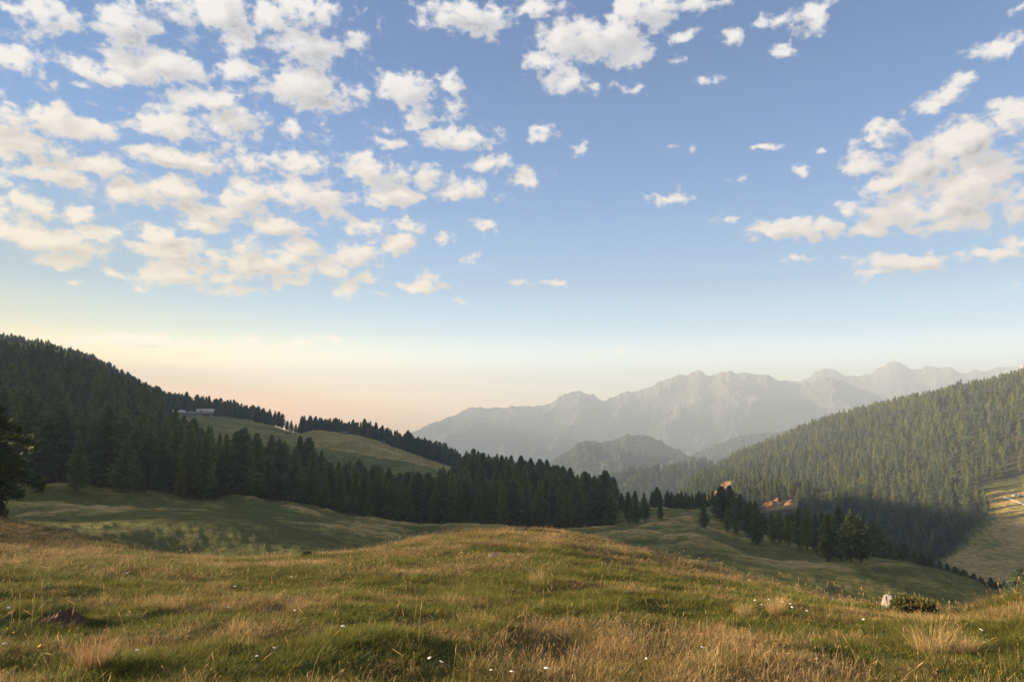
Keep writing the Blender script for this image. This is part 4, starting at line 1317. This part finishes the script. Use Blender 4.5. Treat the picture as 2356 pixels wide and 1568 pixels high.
bush('juniper_bush', q, px_m(q, 9), px_m(q, 13), 66, M['juniper'], 1600, 0.035, 'small dark bush on the flat left rim of the near meadow')
# molehill
q = hit(150, 1436, 5, 30)
nu = 64
U, W_ = np.meshgrid(np.linspace(-1, 1, nu), np.linspace(-1, 1, nu))
rr = np.hypot(U, W_) + 0.14 * fbm(U * 2, W_ * 2, 3, 4)
mw, mh = px_m(q, 58), px_m(q, 34)
Z = mh * np.clip(1 - rr, 0, 1) ** 0.8 * (1 + 0.3 * fbm(U * 4, W_ * 4, 4, 9)) + 0.025 * fbm(U * 9, W_ * 9, 3, 14) * (rr < 1)
Zg = ground_z((q.x + U * mw).ravel(), (q.y + W_ * mw * 0.8).ravel()).reshape(U.shape) - q.z
V = np.stack([U * mw, W_ * mw * 0.8, Zg + Z - 0.02], -1).reshape(-1, 3)
idx = np.arange(nu * nu).reshape(nu, nu)
F = np.stack([idx[:-1, :-1], idx[:-1, 1:], idx[1:, 1:], idx[1:, :-1]], -1).reshape(-1, 4)
F = F[(rr.ravel()[F] < 1.05).any(1)].copy()
tag(link('molehill', mesh_from('molehill', V, F, M['soil']), loc=q), 'dark brown molehill in the near turf on the left', 'molehill')
# grey outcrops on the farm pasture and stones in the valley
for i, (px, py, wd, lab) in enumerate([(555, 1006, 11, 'grey outcrop in the middle of the farm pasture'), (578, 1012, 9, 'second grey outcrop just right of the first on the farm pasture'), (660, 997, 8, 'low grey outcrop on the pasture edge below the pine clump'),
                                       (790, 997, 16, 'broad pale outcrop on the second pasture hump'), (880, 1018, 14, 'grey outcrop on the slope of the second pasture hump'), (1892, 1278, 5, 'small stone on the meadow left of the broad larch'), (828, 1187, 4, 'little pale stone on the valley meadow below the forest belt')]):
    q = hit(px, py, 60, 700)
    k = px_m(q, 1)
    boulder('outcrop' if wd > 6 else 'field_stone', q, wd * k * 0.6, wd * k * 0.5, wd * k * 0.22, 30 + i, M['grey_rock'], lab, 'rock', sub=14, rough=0.5, sink=0.35)


# ---------------------------------------------------------------- grass of the near meadow
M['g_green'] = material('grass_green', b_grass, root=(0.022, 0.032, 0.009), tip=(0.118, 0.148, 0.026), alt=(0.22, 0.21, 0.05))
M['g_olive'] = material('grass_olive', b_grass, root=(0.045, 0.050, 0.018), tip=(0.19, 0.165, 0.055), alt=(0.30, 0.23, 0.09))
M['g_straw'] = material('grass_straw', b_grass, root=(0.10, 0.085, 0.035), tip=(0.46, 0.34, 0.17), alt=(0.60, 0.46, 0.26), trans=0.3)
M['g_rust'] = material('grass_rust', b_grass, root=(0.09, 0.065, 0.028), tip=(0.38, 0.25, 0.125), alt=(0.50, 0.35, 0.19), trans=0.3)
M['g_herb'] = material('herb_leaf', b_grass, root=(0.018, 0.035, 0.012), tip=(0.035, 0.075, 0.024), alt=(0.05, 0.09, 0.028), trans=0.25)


def tuft(name, mat, seed, n, h0, h1, spread, width, bend=0.5, lean=0.25, seeds=0.0, segs=3):
    rng = np.random.default_rng(seed)
    V, F, up, own = [], [], [], []
    for b in range(n):
        a, rr = rng.uniform(0, 6.28), spread * math.sqrt(rng.random())
        root = np.array([math.cos(a) * rr, math.sin(a) * rr, -0.02])
        h = rng.uniform(h0, h1)
        az = a + rng.normal(0, 0.8)
        d = np.array([math.cos(az), math.sin(az), 0.0])
        side = np.array([-d[1], d[0], 0.0]) * math.cos(rng.uniform(0, 3.14)) + d * 0.3
        le, be = abs(rng.normal(0, lean)) + 0.05, abs(rng.normal(bend, 0.25))
        o_ = rng.random()
        k = len(V)
        for s in range(segs + 1):
            t = s / segs
            c = root + d * h * (le * t + be * 0.55 * t ** 2.4) + np.array([0, 0, h * (t - 0.33 * be * t ** 2.6)])
            wv = side * width * 0.5 * (1 - t ** 1.6 * 0.85) * rng.uniform(0.9, 1.1)
            V += [c - wv, c + wv]
            up += [t, t]; own += [o_, o_]
        for s in range(segs):
            F.append((k + 2 * s, k + 2 * s + 1, k + 2 * s + 3, k + 2 * s + 2))
        if rng.random() < seeds:          # a seed head: three short fins along the tip
            tip = (V[-1] + V[-2]) / 2
            dr = tip - (V[-3] + V[-4]) / 2
            dr /= np.linalg.norm(dr) + 1e-9
            L = h * rng.uniform(0.14, 0.24)
            for j in range(3):
                ww = np.array([math.cos(j * 2.1 + a), math.sin(j * 2.1 + a), 0.15]) * width * 0.85
                k = len(V)
                V += [tip - dr * L * 0.35, tip + dr * L * 0.2 + ww, tip + dr * L * 0.75, tip + dr * L * 0.2 - ww]
                up += [1, 1, 1, 1]; own += [o_] * 4
                F.append((k, k + 1, k + 2, k + 3))
    me = mesh_from(name, np.array(V), np.array(F), mat)
    attr(me, 'up', up); attr(me, 'own', own)
    return me


kinds = [
    tuft('t00', M['g_green'], 1, 110, 0.030, 0.085, 0.20, 0.006, 0.7), tuft('t01', M['g_green'], 2, 100, 0.035, 0.10, 0.19, 0.006, 0.8),
    tuft('t02', M['g_olive'], 3, 100, 0.030, 0.085, 0.20, 0.006, 0.7), tuft('t03', M['g_olive'], 4, 90, 0.04, 0.11, 0.19, 0.006, 0.6),
    tuft('t04', M['g_straw'], 5, 34, 0.05, 0.14, 0.17, 0.0045, 0.5, 0.35, 0.10), tuft('t05', M['g_straw'], 6, 26, 0.07, 0.20, 0.15, 0.0045, 0.45, 0.30, 0.2),
    tuft('t06', M['g_rust'], 7, 40, 0.045, 0.13, 0.18, 0.0045, 0.5, 0.35, 0.15), tuft('t07', M['g_rust'], 8, 26, 0.07, 0.19, 0.15, 0.0045, 0.4, 0.28, 0.3),
    tuft('t08', M['g_straw'], 9, 2, 0.28, 0.58, 0.10, 0.0042, 0.45, 0.2, 1.0, 5), tuft('t09', M['g_herb'], 10, 22, 0.03, 0.09, 0.13, 0.024, 0.9, 0.6),
    tuft('t10', M['g_green'], 11, 70, 0.08, 0.17, 0.15, 0.006, 0.9),
]
gc = bpy.data.collections.new('grass_kinds')
for i, me in enumerate(kinds):
    gc.objects.link(bpy.data.objects.new('tuft_%02d' % i, me))

rng = np.random.default_rng(12)
P_ = []
for r0, r1, dens, big in ((2.2, 9, 110, 1.0), (9, 16, 70, 1.0), (16, 26, 40, 1.1), (26, 56, 20, 1.25)):
    n = int(0.5 * rad(100) * (r1 * r1 - r0 * r0) * dens)
    a = rng.uniform(rad(-50), rad(50), n)
    r = np.sqrt(rng.uniform(r0 * r0, r1 * r1, n))
    P_.append(np.column_stack([r * np.sin(a), r * np.cos(a), np.full(n, big)]))
P_ = np.vstack(P_)
x, y = P_[:, 0], P_[:, 1]
r = np.hypot(x, y)
mole = hit(150, 1430, 5, 30)
ok = np.hypot(x - mole.x, (y - mole.y) * 1.2) > 0.33
R4 = np.exp(land_lines(np.arctan2(x, y))[0][4])
ok &= r < R4 * 1.05
P_, x, y, r = P_[ok], x[ok], y[ok], r[ok]
z = ground_z(x, y)
dry = dryness(x, y) + rng.normal(0, 0.13, len(x))
lush = fbm(x / 2.2, y / 1.6, 3, 61)
q = rng.random(len(x))
turf = np.where(dry < 0.34, rng.integers(0, 2, len(x)), rng.integers(2, 4, len(x)))
straw = np.where(q < 0.5, rng.integers(4, 6, len(x)), rng.integers(6, 8, len(x)))
clump = smooth(-0.12, 0.22, fbm(x / 0.75, y / 0.6, 3, 81))
idx = np.where(rng.random(len(x)) < np.clip((dry - 0.16) * 1.5 * (0.10 + 0.90 * clump) + 0.28 * smooth(26, 33, r), 0.01, 0.8), straw, turf)
idx = np.where((dry < 0.40) & (lush > 0.38), 10, idx)
idx = np.where((dry < 0.55) & (rng.random(len(x)) < 0.05) & (r < 20), 9, idx)
idx = np.where((rng.random(len(x)) < np.where(r < 12, 0.022, 0.012)) & (r < 30), 8, idx)
# turf keeps growing under the straw
sc = P_[:, 2] * rng.uniform(0.75, 1.25, len(x))
thin = np.where((idx >= 4) & (idx <= 7), rng.uniform(0.75, 1.1, len(x)), 1.0)
wide = np.where(r > 16, 1.6, 1.0)
tilt = rng.normal(0, 0.10, (len(x), 2))
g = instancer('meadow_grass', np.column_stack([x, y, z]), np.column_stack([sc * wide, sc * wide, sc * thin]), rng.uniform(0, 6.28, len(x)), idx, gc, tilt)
tag(g, 'dry and green alpine grass covering the near meadow', 'grass', kind='stuff')
print('GRASS', len(x))

# coarser tufts roughen the valley pasture out to the trees
n = 42000
a = rng.uniform(rad(-42), rad(42), n); rv_ = np.sqrt(rng.uniform(52 ** 2, 235 ** 2, n))
x, y = rv_ * np.sin(a), rv_ * np.cos(a)
ok = ~in_woods(x, y) & (rng.random(n) < 0.35 + 0.9 * np.clip(fbm(x / 9.0, y / 9.0, 3, 71) + 0.2, 0, 1))
x, y, rv_ = x[ok], y[ok], rv_[ok]
dv = fbm(x / 14.0, y / 14.0, 3, 73) + rng.normal(0, 0.25, len(x))
ids = np.where(dv < 0.30, rng.integers(0, 2, len(x)), np.where(dv < 0.72, rng.integers(2, 4, len(x)), np.where(dv < 0.85, 6, 4)))
s_ = rng.uniform(1.0, 2.1, len(x))
g = instancer('pasture_grass', np.column_stack([x, y, ground_z(x, y)]), np.column_stack([s_ * 1.5, s_ * 1.5, s_ * 0.9]), rng.uniform(0, 6.28, len(x)), ids, gc)
tag(g, 'short tufted pasture grass across the shaded valley', 'grass', kind='stuff')

# tussocks that stand out
TUSS = [(2142, 1512, 105, 70, 'g_straw', 'largest pale straw tussock, low on the right of the near meadow'), (2222, 1508, 62, 40, 'g_straw', 'smaller straw tussock just right of the largest one'), (548, 1456, 48, 34, 'g_straw', 'pale windswept tussock in the green turf left of centre'),
        (215, 1540, 92, 80, 'g_rust', 'wide tawny tussock in the lower left corner'), (1785, 1420, 62, 30, 'g_straw', 'upright straw tussock below the white flower patch'), (1235, 1340, 46, 36, 'g_straw', 'sunlit straw tuft under the crest of the knoll'), (1712, 1420, 46, 26, 'g_straw', 'straw tuft left of the upright tussock, by the dark green patch')]
for i, (px, py, hp, wp, mt, lab) in enumerate(TUSS):
    p = hit(px, py, 4, 40)
    k = px_m(p, 1)
    me = tuft('grass_tussock', M[mt], 400 + i, 520 if hp > 60 else 300, hp * k * 0.30, hp * k * 0.92, wp * k * 0.38, 0.0042, 0.30, 0.36, 0.08, 4)
    tag(link('grass_tussock', me, loc=p), lab, 'tussock', 'straw tussocks')

# ---------------------------------------------------------------- wild flowers
M['petal_white'] = material('white_petals', b_plain, color=(0.78, 0.77, 0.74), var=0.08, scale=30.0, bmp=0.1)
M['petal_yellow'] = material('yellow_petals', b_plain, color=(0.75, 0.48, 0.03), var=0.15, scale=30.0, bmp=0.1)
M['stem'] = material('flower_stem', b_plain, color=(0.07, 0.10, 0.03), var=0.3, scale=10.0)


def flower_meshes(mat, seed, dome):
    rng = np.random.default_rng(seed)
    v, f = [], []
    for j in range(26 if dome else 16):
        a = j * 2.4
        rr = 0.036 * math.sqrt((j + 0.5) / 26) if dome else 0.024
        c = np.array([math.cos(a) * rr, math.sin(a) * rr, (0.010 * (1 - (rr / 0.036) ** 2) if dome else 0.002)])
        if dome:
            bv, bf = tube([c + (0, 0, -0.006), c, c + (0, 0, 0.005)], [0.002, 0.0075, 0.004], 6)
            bf.append(tuple(range(12, 18)))
        else:
            d = np.array([math.cos(a), math.sin(a), 0.25]); s = np.array([-d[1], d[0], 0]) * 0.005
            bv = [c - d * 0.018 - s, c - d * 0.018 + s, c + s * 1.4, c + d * 0.006, c - s * 1.4]
            bf = [(0, 1, 2, 3, 4)]
        k = len(v)
        v += list(bv); f += [tuple(i + k for i in q) for q in bf]
    head = mesh_from('flower_head', np.array(v), f, mat)
    sv, sf = [], []
    for q, rd in (([(0.015, 0.01, -0.30), (0.008, 0.0, -0.15), (0, 0, 0.0)], (0.0028, 0.0022, 0.0018)), ([(0.008, 0.0, -0.15), (0.05, 0.02, -0.11), (0.08, 0.02, -0.12)], (0.002, 0.006, 0.0006)), ([(0.01, 0.0, -0.2), (-0.04, 0.03, -0.15), (-0.07, 0.05, -0.17)], (0.002, 0.006, 0.0006))):
        bv, bf = tube(q, rd, 5)
        k = len(sv)
        sv += bv; sf += [tuple(i + k for i in c) for c in bf]
    return mesh_from('stem', np.array(sv), sf, M['stem']), head


W_ST, W_HD = flower_meshes(M['petal_white'], 1, True)
Y_ST, Y_HD = flower_meshes(M['petal_yellow'], 2, False)
FLOWERS = [
    (789,1445,1.5,'w','white flower head standing alone in mid turf, left of centre'), (678,1403,1.2,'w','flat white umbel in the green band left of centre'), (291,1318,1.2,'w','white umbel in the straw at the left, above the green band'), (670,1326,0.9,'w','tiny white flower under the flat left rim'),
    (295,1406,1.1,'y','yellow flower right of the molehill'), (88,1496,1.3,'y','yellow flower below the molehill'), (14,1450,1.1,'y','upper yellow flower at the left edge'), (28,1458,0.9,'y','lower yellow flower at the left edge'),
    (8,1490,1.4,'w','pale flower at the left edge of the turf'), (18,1398,1.2,'w','pale flower at the left edge, higher up'), (988,1523,1.2,'w','left of the white pair near the lower centre'), (1015,1532,1.2,'w','right of the white pair near the lower centre'),
    (540,1348,0.9,'w','tiny white flower in the green band, upper one'), (525,1396,1.0,'w','tiny white flower in the green band, lower one'), (510,1390,0.7,'y','small orange-yellow flower in the dark green band'), (590,1523,0.9,'w','small white flower low left of centre'),
    (314,1508,0.9,'w','small white flower right of the tawny tussock'), (630,1500,1.0,'w','cream flower low left of centre, above the small one'), (1062,1270,0.9,'w','white dot under the knoll crest'), (1258,1549,1.7,'w','largest white umbel at the bottom centre'), (1178,1556,1.4,'w','white umbel at the bottom edge left of the largest'),
    (1770,1378,1.1,'w','white umbel in the patch on the right shoulder, leftmost'), (1753,1390,0.9,'w','small white flower left of the right-hand flower patch'), (1803,1384,1.2,'w','white umbel in the middle of the right-hand flower patch'), (1820,1388,1.2,'w','white umbel in the right part of the flower patch'), (1824,1396,1.1,'w','lowest white umbel in the right-hand flower patch'), (1858,1404,1.0,'w','white umbel apart from the flower patch, to its right'),
    (1738,1380,1.0,'w','first pale umbel left of the flower patch'), (1988,1424,1.1,'w','white flower in the straw between flower patch and boulder'), (2260,1448,1.2,'w','white flower head above the large tussock at the right'), (1617,1493,1.1,'w','small white flower low right of centre'), (1488,1523,0.9,'w','small white flower low near the centre right'), (1130,1552,1.0,'w','small white flower at the bottom edge'),
]
rf = random.Random(4)
for (px, py, sc_, kd, lab) in FLOWERS:
    p = hit(px, py + 30, 4, 45)
    a, t = ray(px, py)
    rr = math.hypot(p.x, p.y)
    zt = max(p.z + 0.16, CZ + float(t) * rr)
    s_ = 0.42 * sc_ * (0.8 + 0.028 * rr)
    o = link('wild_flower', None, loc=(p.x, p.y, min(zt, p.z + 0.45)))
    o.rotation_euler = (rf.uniform(-0.3, 0.3) + 0.25, rf.uniform(-0.2, 0.2), rf.uniform(0, 6.28))
    o.scale = (s_, s_, max(s_, (min(zt, p.z + 0.45) - p.z) / 0.28))
    link('stem', W_ST if kd == 'w' else Y_ST, o)
    link('flower_head', W_HD if kd == 'w' else Y_HD, o)
    tag(o, lab, 'flower', 'white meadow flowers' if kd == 'w' else 'yellow meadow flowers')
